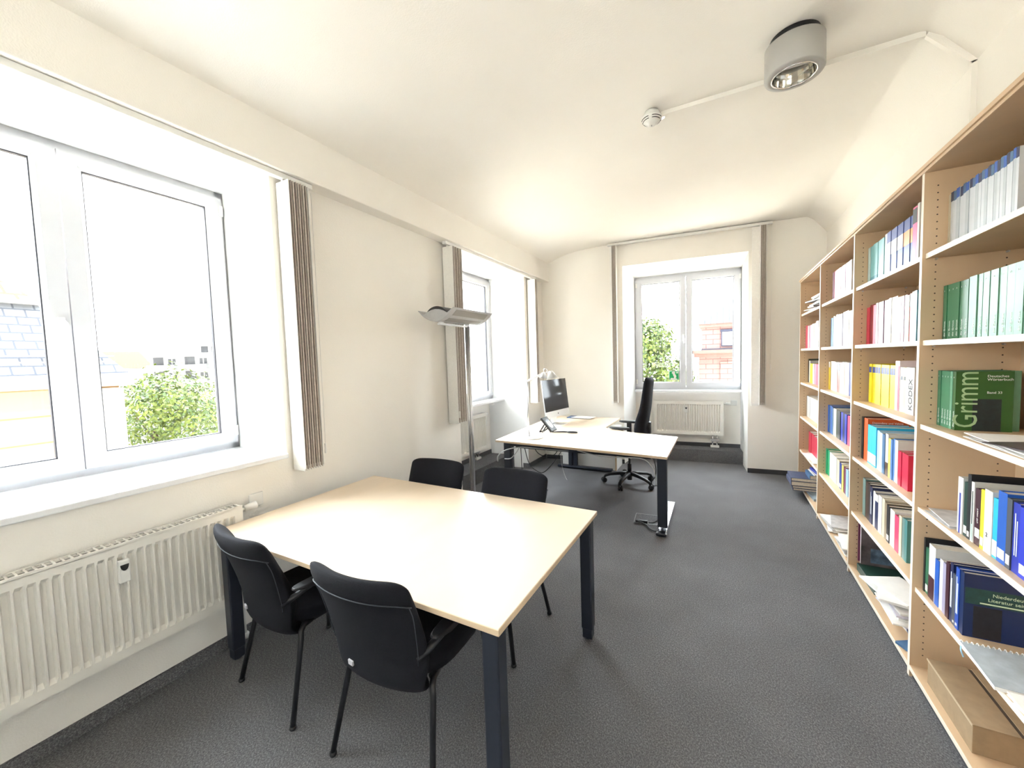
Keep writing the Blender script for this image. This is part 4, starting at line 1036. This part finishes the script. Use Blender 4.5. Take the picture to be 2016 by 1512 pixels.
def book(X, y, z, t, h, dep, colr, look, band, bay, shelf, idx, lean=0):
    ct = min(.0028, t*.14)
    g = G().box(0, ct, -t, 0, 0, h, 0).box(ct, dep, -ct, 0, 0, h, 0).box(ct, dep, -t, -t+ct, 0, h, 0)
    far = bay < 3
    if far: g.box(ct, dep-.004, -t+ct, -ct, .003, h-.003, 1)
    cover = bm_('nblue' if band == 'nieder' else colr)
    o = obj('book', g, [cover, PAGES] if far else [cover], fix=False)
    if not far: obj('pages', G().box(ct, dep-.004, -t+ct, -ct, .003, h-.004), PAGES, o)
    o.location = (X, y, z)
    if lean: o.rotation_euler = (lean, 0, 0)
    look = look.replace('hardback ', '') if len(look.split()) > 7 else look
    where = f'{ORD[idx]} from left, {SHN[shelf]} shelf, {BAYN[bay]} bay'
    tag(o, f'{look}, {where}', 'book', f'books on the {SHN[shelf]} shelf of the {BAYN[bay]} bay')
    def lab(z0, z1, c, t0=.0, t1=1., nm='spine_label'):
        return obj(nm, G().box(-.0007, .0001, -t*t1, -t*t0, z0*h, z1*h), bm_(c), o)
    B = band
    if B == 'bluehead': lab(.84+.02*((idx//7) % 2), 1, ('steel', 'blue', 'navy')[idx % 3], nm='spine_head')
    if B == 'foot': lab(.06, .2, 'white', .1, .9)
    if B == 'footm': lab(.14, .30, 'white', .1, .95)
    if B == 'dotf': lab(.05, .09, 'white', .3, .7)
    if B == 'dots': lab(.04, .12, 'white', .2, .8)
    if B == 'footc': lab(.04, .30, 'white')
    if B == 'mfoot': lab(0, .42, 'maroon', 0, .9)
    if B == 'vstripe': lab(.0, .72, 'royal', .35, .6, 'spine_stripe')
    if B == 'tfoot': lab(.08, .20, 'tealb')
    if B == 'wband': lab(.48, .76, 'white')
    if B == 'oband': lab(.48, .76, 'e8923a' if False else 'orangeband')
    if B in ('bhead', 'bhead2'): lab(.72, .97, 'black')
    if B == 'bhead3': lab(.86, 1, 'black')
    if B == 'whead': lab(.80, 1, 'white')
    if B == 'nband': lab(.78, .93, 'jblue', .0, .8)
    if B == 'brfoot': lab(0, .32, 'brown')
    if B == 'pstripe': lab(0, .9, 'rose', .62, .95, 'spine_stripe')
    if B == 'tmark': lab(.72, .80, 'slate', .25, .75)
    if B in ('grimm', 'grimmcover'):
        text('dtv Grimm', min(.0155, t*1.05), (-.0009, -t*.82, .012), (0, 0, 1), (0, 1, 0), WTXT, o, 'spine_text')
        if shelf == 2 or True: text(str(idx), .010, (-.0009, -t*.30, h-.028), (0, -1, 0), (0, 0, 1), WTXT, o, 'volume_number')
    if B == 'ltext' or B == 'ltextf':
        for q in range(1 if t < .02 else 2): obj('spine_text', G().box(-.0009, .0, -t*(.35+.3*q)-.0016, -t*(.35+.3*q)+.0016, h*.25, h*(.85-.1*q)), WTXT, o)
        if B == 'ltextf': lab(.05, .09, 'white', .2, .7)
    if B == 'gtext':
        obj('spine_text', G().box(-.0009, .0, -t*.5-.002, -t*.5+.002, h*.3, h*.85), bm_('dkgreen'), o); lab(.02, .3, 'palegrey', .2, .8)
    if B == 'two': text('2', .022, (-.0009, -.014, .06), (0, -1, 0), (0, 0, 1), INK, o, 'spine_number')
    if B == 'kodex': text('KODEX', .062, (-.0009, -t*.80, .022), (0, 0, 1), (0, 1, 0), INK, o, 'spine_text', sx=.8)
    if B == 'footm': text('LMP WORT', .011, (-.0009, -t*.65, .085), (0, 0, 1), (0, 1, 0), WTXT, o, 'spine_text')
    yf = -t-.0004
    if B == 'grimmcover':
        LT = mat('cover_lettering_green', (.38, .55, .30), .6, var=0)
        text('Grimm', .105, (.066, yf, .010), (0, 0, 1), (-1, 0, 0), LT, o, sx=.80)
        text('Deutsches', .0145, (.092, yf, .226), (1, 0, 0), (0, 0, 1), WTXT, o)
        text('Wörterbuch', .0145, (.092, yf, .212), (1, 0, 0), (0, 0, 1), WTXT, o)
        text('Band 33', .0135, (.092, yf, .158), (1, 0, 0), (0, 0, 1), WTXT, o)
        obj('cover_picture', G().box(.052, .135, yf-.0002, -t+.0002, .0, .135), mat('cover_dark', (.008, .018, .02), .5, var=.3, scale=60), o)
    if B == 'nieder':
        LT = mat('cover_lettering_pale', (.62, .74, .5), .6, var=0)
        text('Niederdeutsche', .0185, (.078, yf, .176), (1, 0, 0), (0, 0, 1), LT, o)
        text('Literatur seit 1945', .0185, (.066, yf, .156), (1, 0, 0), (0, 0, 1), LT, o)
        obj('cover_line', G().box(.045, .225, yf, -t, .142, .147), LT, o)
        obj('cover_band', G().box(.004, .230, yf+.0002, -t, .136, .20), mat('cover_dark_green', (.01, .05, .045), .5, var=.2, scale=40), o)
        obj('cover_picture', G().box(.028, .105, yf, -t+.0002, .004, .13), mat('cover_dark2', (.008, .008, .014), .5, var=.3, scale=60), o)
    if B == 'dependenz':
        text('Dependenz und Valenz', .0165, (.022, yf, h-.03), (1, 0, 0), (0, 0, 1), WTXT, o)
    return o
COL['orangeband'] = 'e8923a'
for bay, shelf, X, z, dep, L_ in BOOKS:
    for i, (y, t, c, h, look, band) in enumerate(L_):
        d_ = dep
        if band == 'grimmcover': d_ = .168
        if band == 'nieder': d_ = .235
        if band == 'dependenz' or 'tall' in look: d_ = .21
        dz = .0
        book(X+(.0012*((i*5) % 3) if t > .02 else .0005*(i % 2)), y, z+.0005, t, h, d_, c, look, band, bay, shelf, i+1)

# second row volumes and odd pieces standing behind or lying
def flat(name, label, cat, x, y, z, lx, ly, th, rz, m, group=None, extra=None):
    o = obj(name, G().box(-lx/2, lx/2, -ly/2, ly/2, 0, th), m, bevel=min(.001, th*.3), seg=1)
    o.location = (x, y, z); o.rotation_euler = (0, 0, rz)
    return tag(o, label, cat, group)
def upright_block(name, label, cat, x, y, z, dx, dy, dz, m):
    o = obj(name, G().box(0, dx, -dy, 0, 0, dz), m, bevel=.001); o.location = (x, y, z); return tag(o, label, cat)
upright_block('book', 'large red volume standing behind the front row, second shelf, farthest bay', 'book', 1.09, 5.60, 1.6355, .04, .55, .31, bm_('red'))
upright_block('book', 'dark red book lying across behind the lettered white book, third shelf', 'book', 1.045, 2.86, 1.2455, .05, .28, .29, bm_('dred'))
upright_block('book', 'navy spiral volume standing behind the blue row, fourth shelf, third bay', 'book', 1.10, 4.55, .8505, .03, .70, .30, bm_('navy'))
upright_block('wooden_box', 'pale wooden box with a knob behind white paperbacks, third bay', 'box', 1.10, 4.40, 1.6355, .03, .62, .315, SHELF)
upright_block('folder', 'dark folder standing at the back of the third shelf, farthest bay', 'folder', 1.08, 5.45, 1.2455, .04, .60, .31, bm_('olive'))
upright_block('picture_frame', 'small black-framed card behind the white journals on the top shelf', 'frame', 1.10, 2.28, 2.0305, .006, .16, .31, bm_('black'))

GREYPAP = mat('paper_grey', (.50, .48, .47), .6, var=.15, scale=25)
MAGD = mat('magazine_dark', (.10, .08, .085), .35, var=.6, scale=12)
PPL = mat('paper_lilac', (.60, .57, .64), .6, var=.08)
def pile(x, y, z, n, lx, ly, th, grp, lab, mats, sp=.02, rot=.25, name='magazine', cat='magazine'):
    zz = z
    for k in range(n):
        t = th*(.6+.8*random.random())
        flat(name, lab+', '+('topmost' if k == n-1 and n > 1 else ('lowest' if k == 0 else ORD[k+1]+' from the bottom')), cat, x+random.uniform(-sp, sp), y+random.uniform(-sp, sp)*1.5, zz+.0004, lx*random.uniform(.9, 1.02), ly*random.uniform(.9, 1.02), t, random.uniform(-rot, rot), mats[k % len(mats)], grp)
        zz += t+.0008
    return zz
# nearest bay
pile(.985, 1.98, 1.2455, 4, .29, .42, .003, 'loose papers on the third shelf of the nearest bay', 'loose paper on the third shelf of the nearest bay', [PAPER, PAPER, GREYPAP], .015, .12, 'paper_sheet', 'paper')
flat('magazine', 'dark glossy magazine on the papers at the right edge, third shelf, nearest bay', 'magazine', .955, 1.87, 1.262, .21, .29, .004, .3, MAGD)
pile(.975, 2.36, .8505, 3, .26, .24, .003, 'papers left of the books on the fourth shelf', 'grey printed paper left of the books, fourth shelf', [GREYPAP, PAPER, GREYPAP], .012, .15, 'paper_sheet', 'paper')
nb = thing('spiral_notebook', 'grey spiral-bound notebook lying before the dark blue book, fifth shelf', 'notebook', (.965, 1.975, .4555), -.04)
obj('pages', G().box(-.15, .13, -.14, .10, 0, .012), PAPER, nb); obj('cover', G().box(-.15, .13, -.14, .10, .012, .0135), mat('notebook_grey', (.42, .46, .49), .4, var=.12, scale=30), nb)
g = G()
for k in range(20): g.tube([(-.145+.0142*k, .100+.009*math.cos(t), .008+.010*math.sin(t)) for t in [2*PI*q/8 for q in range(9)]], .0014, 5)
obj('spiral', g, WHITEP, nb)
pile(.955, 1.72, .4555, 4, .25, .20, .003, 'white papers on the fifth shelf', 'white paper at the front edge, fifth shelf, nearest bay', [PAPER], .012, .15, 'paper_sheet', 'paper')
obj_ = obj('ribbon', G().tube([(0, 0, 0), (-.012, -.004, -.004), (-.014, -.010, -.03), (-.010, -.02, -.05)], .003, 6, flat=.4), bm_('pblue')); obj_.location = (.84, 2.10, .457)
tag(obj_, 'small blue ribbon end hanging over the fifth shelf edge', 'ribbon')
# cardboard box on the bottom shelf
bx = thing('cardboard_box', 'brown cardboard box with a slit lid on the bottom shelf', 'box', (.985, 2.225, .0585))
obj('carton', G().box(-.138, .135, -.183, .183, 0, .112), CARD, bx, bevel=.002)
obj('lid_flap', G().box(-.140, -.012, -.185, .185, .112, .115), CARD, bx, bevel=.001)
obj('lid_flap', G().box(.0, .137, -.185, .185, .112, .115), CARD, bx, bevel=.001)
obj('lid_slit', G().box(-.012, .0, -.18, .175, .1121, .1130), HOLE, bx)
obj('lid_edge', G().box(-.1412, -.1385, -.186, .186, .108, .1158), mat('card_edge', (.50, .39, .25), .7), bx)
# second-nearest bay, bottom
flat('folder', 'dark green folder lying on the bottom shelf, second-nearest bay', 'folder', 1.0, 3.33, .0585, .29, .33, .05, .02, bm_('dkgreen'))
ub = thing('magazine_holder', 'upright dark magazine with a picture cover, bottom shelf, second-nearest bay', 'magazine', (.87, 3.50, .1095))
obj('pages', G().box(0, .23, -.02, 0, 0, .27), PAPER, ub); obj('cover', G().box(-.002, .232, -.024, -.02, 0, .275), MAGD, ub)
obj('cover_picture', G().box(.05, .2, -.0245, -.024, .02, .12), mat('cover_picture_blue', (.08, .12, .18), .4, var=.7, scale=20), ub)
flat('magazine', 'reddish magazine standing left of the picture magazine, bottom shelf', 'magazine', .985, 3.53, .1095, .24, .012, .27, 0, bm_('plum'))
zt = pile(.975, 2.95, .0585, 8, .24, .36, .012, 'paper pile on the bottom shelf of the second-nearest bay', 'paper bundle in the untidy pile, second-nearest bay', [PAPER, GREYPAP, PPL, PAPER], .03, .3, 'paper_bundle', 'paper')
pile(.955, 3.02, zt, 5, .22, .30, .009, 'upper papers on the paper pile of the second-nearest bay', 'white sheaf atop the untidy pile, second-nearest bay', [PAPER], .03, .4, 'paper_bundle', 'paper')
flat('folder', 'blue folder jutting out at the lower right of the paper pile', 'folder', .935, 2.66, .0585, .2, .14, .014, .5, bm_('steel'))
flat('folder', 'narrow dark blue folder above the jutting blue folder', 'folder', .985, 2.67, .092, .22, .15, .012, -.1, bm_('navy'))
# third bay, bottom
pile(.975, 4.3, .0585, 6, .25, .34, .007, 'left paper pile on the bottom shelf of the third bay', 'pale magazine in the left pile, bottom shelf, third bay', [PAPER, PAPER, GREYPAP], .02, .2)
pile(.955, 3.85, .0585, 6, .23, .32, .007, 'right paper pile on the bottom shelf of the third bay', 'pale magazine in the right pile, bottom shelf, third bay', [PAPER, PAPER, GREYPAP, PAPER], .02, .2)
flat('paper_sheet', 'brown paper lying at the back of the bottom shelf, third bay', 'paper', 1.09, 4.45, .0585, .06, .2, .04, 0, CARD)
# farthest bay
pile(.97, 5.0, 2.0305, 11, .24, .42, .011, 'untidy magazine heap on the top shelf of the farthest bay', 'magazine in the untidy heap, top shelf, farthest bay', [PAPER, MAGD, PAPER, GREYPAP, PAPER], .035, .35)
pile(.95, 5.15, .4555, 3, .24, .5, .005, 'white papers on the fifth shelf of the farthest bay', 'white paper below the crimson volumes, farthest bay', [PAPER], .02, .1, 'paper_sheet', 'paper')
NAVYB = mat('atlas_navy', (.05, .065, .13), .5, var=.15, scale=30)
def lying_book(label, x, y, z, lx, ly, th, rz, m, grp=None):
    o = obj('book', G().box(-lx/2, lx/2, -ly/2, ly/2, 0, .004).box(-lx/2, lx/2, -ly/2, ly/2, th-.004, th).box(-lx/2, -lx/2+.006, -ly/2, ly/2, .004, th-.004), m, bevel=.0015, seg=1)
    o.location = (x, y, z); o.rotation_euler = (0, 0, rz)
    obj('pages', G().box(-lx/2+.006, lx/2-.004, -ly/2+.004, ly/2-.004, .004, th-.004), PAGES, o)
    return tag(o, label, 'book', grp)
flat('magazine', 'grey blue magazine under the stack of large navy volumes', 'magazine', .955, 5.12, .0585, .22, .34, .025, .05, mat('mag_blue_grey', (.28, .36, .42), .5))
zz = .085
for k, (th, dx, lab) in enumerate(((.024, .02, 'large navy volume at the bottom of the stack'), (.028, .01, 'large navy volume second from the bottom of the stack'), (.050, -.005, 'thick navy volume in the middle of the stack'), (.036, .0, 'large navy volume at the top of the stack'))):
    lying_book(lab+', farthest bay', .86+dx, 5.33-.004*k, zz, .34, .30, th, .02*(k % 3-1), NAVYB, 'stack of large navy volumes at the foot of the farthest bay'); zz += th+.001
for k, (c, th, lab, dx) in enumerate((('steel', .045, 'mid blue book lying atop the large navy volumes', .10), ('white', .012, 'white booklet on the mid blue book', .13), ('royal', .025, 'violet blue book leaning topmost above the navy volumes', .15))):
    lying_book(lab, .86+dx, 5.28-.01*k, zz, .22, .26, th, .05*k, bm_(c)); zz += th+.001

# ================================================================ outside
tag(obj('ground', G().box(-900, 700, -700, 900, -9.6, -9.4), mat('ground_pale', (.78, .70, .58), .9, var=.1, scale=.3)), 'street level far below the windows', 'ground')['kind'] = 'structure'
STONE = brickmat('stone_courses', (.26, .185, .12), (.245, .175, .11), (.17, .10, .055), 1, 2.2, .62, .02)
SLATE = brickmat('slate_scales', (.13, .135, .15), (.15, .155, .17), (.06, .065, .08), 1, .34, .20, .018)
TILE = brickmat('roof_tiles_red', (.24, .13, .095), (.21, .11, .08), (.12, .05, .035), 1, .3, .36, .03)
CORN = mat('cornice_white', (.34, .33, .31), .8)
b1 = thing('stone_building', 'pale stone building with slate and red tiled roof seen through the nearest window', 'building', (-17, -3, -9.4))
T_ = Matrix.Translation((17, 3, 9.4))
def bpart(name, g, m, par, **k):
    o = obj(name, g, m, par, **k); o.matrix_local = T_; return o
bpart('wall', G().box(-20, -14, -14, 4.32, -9.4, 1.26), STONE, b1)
bpart('corner_pilaster', G().box(-14.6, -13.93, 3.85, 4.38, -9.4, 1.2), CORN, b1)
bpart('cornice', G().box(-20.3, -13.75, -14, 4.55, 1.26, 1.42).box(-20.4, -13.6, -14, 4.68, 1.42, 1.58), CORN, b1)
bpart('slate_roof', G().hull8([(-13.85, -14, 1.58), (-20, -14, 1.58), (-20, 4.5, 1.58), (-13.85, 4.5, 1.58)], [(-15.2, -14, 3.36), (-18.8, -14, 3.36), (-18.8, 3.30, 3.36), (-15.2, 3.30, 3.36)]), SLATE, b1)
bpart('snow_guard', G().box(-14.12, -14.07, -14, 4.3, 1.86, 1.90).box(-14.12, -14.07, -14, 4.3, 2.02, 2.05), mat('guard_grey', (.3, .3, .33), .5), b1)
bpart('gutter', G().box(-18.9, -15.02, -14, 3.36, 3.34, 3.43), mat('gutter_grey', (.3, .3, .31), .5), b1)
bpart('tiled_roof', G().hull8([(-15.1, -14, 3.43), (-18.9, -14, 3.43), (-18.9, 3.34, 3.43), (-15.1, 3.34, 3.43)], [(-17, -14, 4.6), (-17.1, -14, 4.6), (-17.1, 2.5, 4.6), (-17, 2.5, 4.6)]), TILE, b1)
wf = bpart('window', G().box(-14.05, -13.96, 1.0, 1.95, -1.6, .02), mat('window_trim', (.5, .42, .38), .8), b1)
obj('pane', G().box(-13.97, -13.94, 1.08, 1.87, -1.5, -.08), mat('pane_grey', (.2, .2, .22), .3), wf)

APW = mat('apartment_white', (.25, .25, .255), .9); APD = mat('apartment_opening', (.02, .022, .03), .5)
a0 = Vector((-76.7, 27.4, 0)); a1 = Vector((-64.5, 34.2, 0)); ad = (a1-a0).normalized(); an = Vector((ad.y, -ad.x, 0))
AM = Matrix(((ad.x, -an.x, 0, a0.x), (ad.y, -an.y, 0, a0.y), (0, 0, 1, 0), (0, 0, 0, 1)))
b2 = thing('apartment_block', 'white apartment block with balconies beyond the tree, nearest window', 'building', mw=AM)
AL = 14.5
obj('wall', G().box(0, AL, 0, 9, -9.4, 4.0), APW, b2); obj('penthouse', G().box(4.6, AL, 1.6, 9, 4.0, 5.6), APW, b2)
obj('flat_roof', G().box(4.2, AL, 1.1, 9, 5.6, 5.78).box(-.1, AL, -.3, 9, 3.95, 4.12), mat('roof_edge', (.36, .36, .38), .8), b2)
for k in range(5):
    obj('penthouse_window', G().box(6.6+k*1.6, 7.6+k*1.6, 1.55, 1.62, 4.35, 5.25), APD, b2)
for fl in range(4):
    z = 2.2-fl*2.15
    for k in range(3):
        x = .5+k*4.7
        obj('balcony', G().box(x-.2, x+3.9, -1.1, 0, z-.55, z-.42).box(x-.2, x+3.9, -1.1, -1.02, z-.55, z+.25), APW, b2)
        obj('balcony_opening', G().box(x, x+1.5, -.04, .0, z+.1, z+1.45), APD, b2)
        wn = obj('window', G().box(x+2.1, x+3.5, -.03, .0, z+.25, z+1.3), APW, b2); obj('pane', G().box(x+2.25, x+2.7, -.05, -.03, z+.35, z+1.2).box(x+2.9, x+3.35, -.05, -.03, z+.35, z+1.2), APD, wn)
b3 = thing('orange_roofed_house', 'low house with an orange tiled roof left of the apartment block', 'building', (-86, 26, -9.4))
TT = Matrix.Translation((86, 26*-1, 9.4))
o = obj('wall', G().box(-92, -82, 20, 29.5, -9.4, 2.2), APW, b3); o.matrix_local = TT
o = obj('roof', G().hull8([(-81.8, 19.5, 2.2), (-92.2, 19.5, 2.2), (-92.2, 29.8, 2.2), (-81.8, 29.8, 2.2)], [(-86.5, 23.2, 5.0), (-87, 23.2, 5.0), (-87, 29.6, 5.0), (-86.5, 29.6, 5.0)]), mat('roof_orange', (.13, .032, .010), .9, var=.06), b3); o.matrix_local = TT
REDW = brickmat('red_sandstone', (.27, .18, .175), (.245, .155, .15), (.15, .08, .08), 1, .7, .27, .016, 'xz')
b4 = thing('red_building', 'reddish stone building with seamed roof seen through the far window', 'building', (2, 28, -9.4))
TT4 = Matrix.Translation((-2, -28, 9.4))
def b4p(n, g, m, par=None, **k):
    o = obj(n, g, m, par or b4, **k)
    if par is None: o.matrix_local = TT4
    return o
b4p('lower_wall', G().box(-1.06, 8, 24.3, 32, -9.4, 1.45), REDW)
b4p('lower_cornice', G().box(-1.3, 8, 24.0, 32, 1.45, 1.66).box(-1.42, 8, 23.9, 32, 1.66, 1.84), mat('red_trim', (.22, .11, .10), .8))
b4p('upper_wall', G().box(-.92, 8, 24.5, 32, 1.84, 3.15), REDW)
b4p('ledge', G().box(-.95, 8, 24.42, 32, 1.84, 1.93), mat('ledge_grey', (.06, .065, .09), .6))
b4p('upper_cornice', G().box(-1.05, 8, 24.3, 32, 3.1, 3.28), mat('red_trim', (.22, .11, .10), .8))
b4p('roof', G().hull8([(-1.1, 24.25, 3.28), (8, 24.25, 3.28), (8, 32, 3.28), (-1.1, 32, 3.28)], [(1.6, 27.6, 5.6), (8, 27.6, 5.6), (8, 29, 5.6), (1.6, 29, 5.6)]), mat('roof_grey', (.040, .038, .042), .7))
g = G()
for k in range(14):
    x = -.8+k*.3; g.hull8([(x, 24.22, 3.27), (x+.05, 24.22, 3.27), (x+.05, 24.3, 3.27), (x, 24.3, 3.27)], [(max(x, -.8)+.55*0, 24.22+min(3.3, max(.1, (x+1.1)*1.25)), 3.31+min(2.28, max(.07, (x+1.1)*.862))), (x+.05, 24.22+min(3.3, max(.1, (x+1.1)*1.25)), 3.31+min(2.28, max(.07, (x+1.1)*.862))), (x+.05, 24.3+min(3.3, max(.1, (x+1.1)*1.25)), 3.28+min(2.28, max(.07, (x+1.1)*.862))), (x, 24.3+min(3.3, max(.1, (x+1.1)*1.25)), 3.28+min(2.28, max(.07, (x+1.1)*.862)))])
b4p('roof_seams', g, mat('seam_dark', (.006, .006, .008), .7))
w4 = b4p('window', G().box(.04, .68, 24.44, 24.52, 2.02, 2.92).box(-.0, .72, 24.40, 24.5, 2.82, 2.94), mat('window_blue_grey', (.03, .035, .07), .6))
o = obj('pane', G().box(.10, .62, 24.42, 24.45, 2.08, 2.80), mat('pane_pale', (.5, .52, .55), .3), w4)
o = b4p('blind_recess', G().box(.0, 2.2, 24.24, 24.31, -3, 1.2), REDW)

LEAF = mat('leaf_bright', (.085, .12, .014), .7, var=.3, scale=1.2); LEAFD = mat('leaf_dark', (.04, .075, .02), .7, var=.3, scale=1.5)
BARK = mat('bark', (.08, .06, .045), .9)
def tree(label, c, rad, n, seed, sz, zb=-9.4, grp='trees outside the windows'):
    random.seed(seed)
    t = thing('tree', label, 'tree', (c[0], c[1], zb), group=grp)
    cz = c[2]-zb; g = G()
    blobs = []
    for k in range(26):
        a = random.uniform(0, 2*PI); zz = random.uniform(-1, 1); rr = math.sqrt(1-zz*zz)*random.uniform(.45, .85)
        blobs.append((Vector((rad[0]*rr*math.cos(a), rad[1]*rr*math.sin(a), rad[2]*zz*.78)), random.uniform(.38, .55)*min(rad)))
    for k in range(n):
        bc, br = blobs[k % len(blobs)]
        d = Vector((random.gauss(0, 1), random.gauss(0, 1), random.gauss(0, 1))).normalized()
        p = bc+d*br*random.uniform(.75, 1.1)
        nrm = (d+Vector((random.gauss(0, .5), random.gauss(0, .5), random.gauss(0, .5)+.3))).normalized()
        e1 = nrm.orthogonal().normalized(); e2 = nrm.cross(e1); an_ = random.uniform(0, PI); e1, e2 = e1*math.cos(an_)+e2*math.sin(an_), e2*math.cos(an_)-e1*math.sin(an_)
        s = sz*random.uniform(.6, 1.2)
        vs = [g.b.verts.new(Vector((0, 0, cz))+p+q) for q in (e1*s, e2*s*.45, -e1*s, -e2*s*.45)]
        g.b.faces.new(vs).material_index = 0 if random.random() < .72 else 1
    f = obj('foliage', g, [LEAF, LEAFD], t, fix=False); f['kind'] = 'stuff'
    g = G().tube([(0, 0, 0), (.1, 0, cz*.5), (0, .1, cz)], [.35, .28, .12], 10)
    for bc, br in blobs[:10]: g.tube([(0, .05, cz*.7), (bc.x*.5, bc.y*.5, cz+bc.z*.3), (bc.x, bc.y, cz+bc.z)], [.14, .08, .03], 6)
    obj('trunk', g, BARK, t)
    return t
tree('broad light green tree below the apartment block, seen through the nearest window', (-24.6, 9.9, -3.1), (3.3, 3.6, 4.3), 18000, 3, .125)
tree('tall green tree filling the left half of the far window', (-3.6, 21.5, -.6), (2.3, 2.4, 4.3), 16000, 5, .12)
tree('green tree between the far window frame and the red building', (-3.65, 29, -.8), (1.9, 1.9, 3.4), 4500, 9, .13)
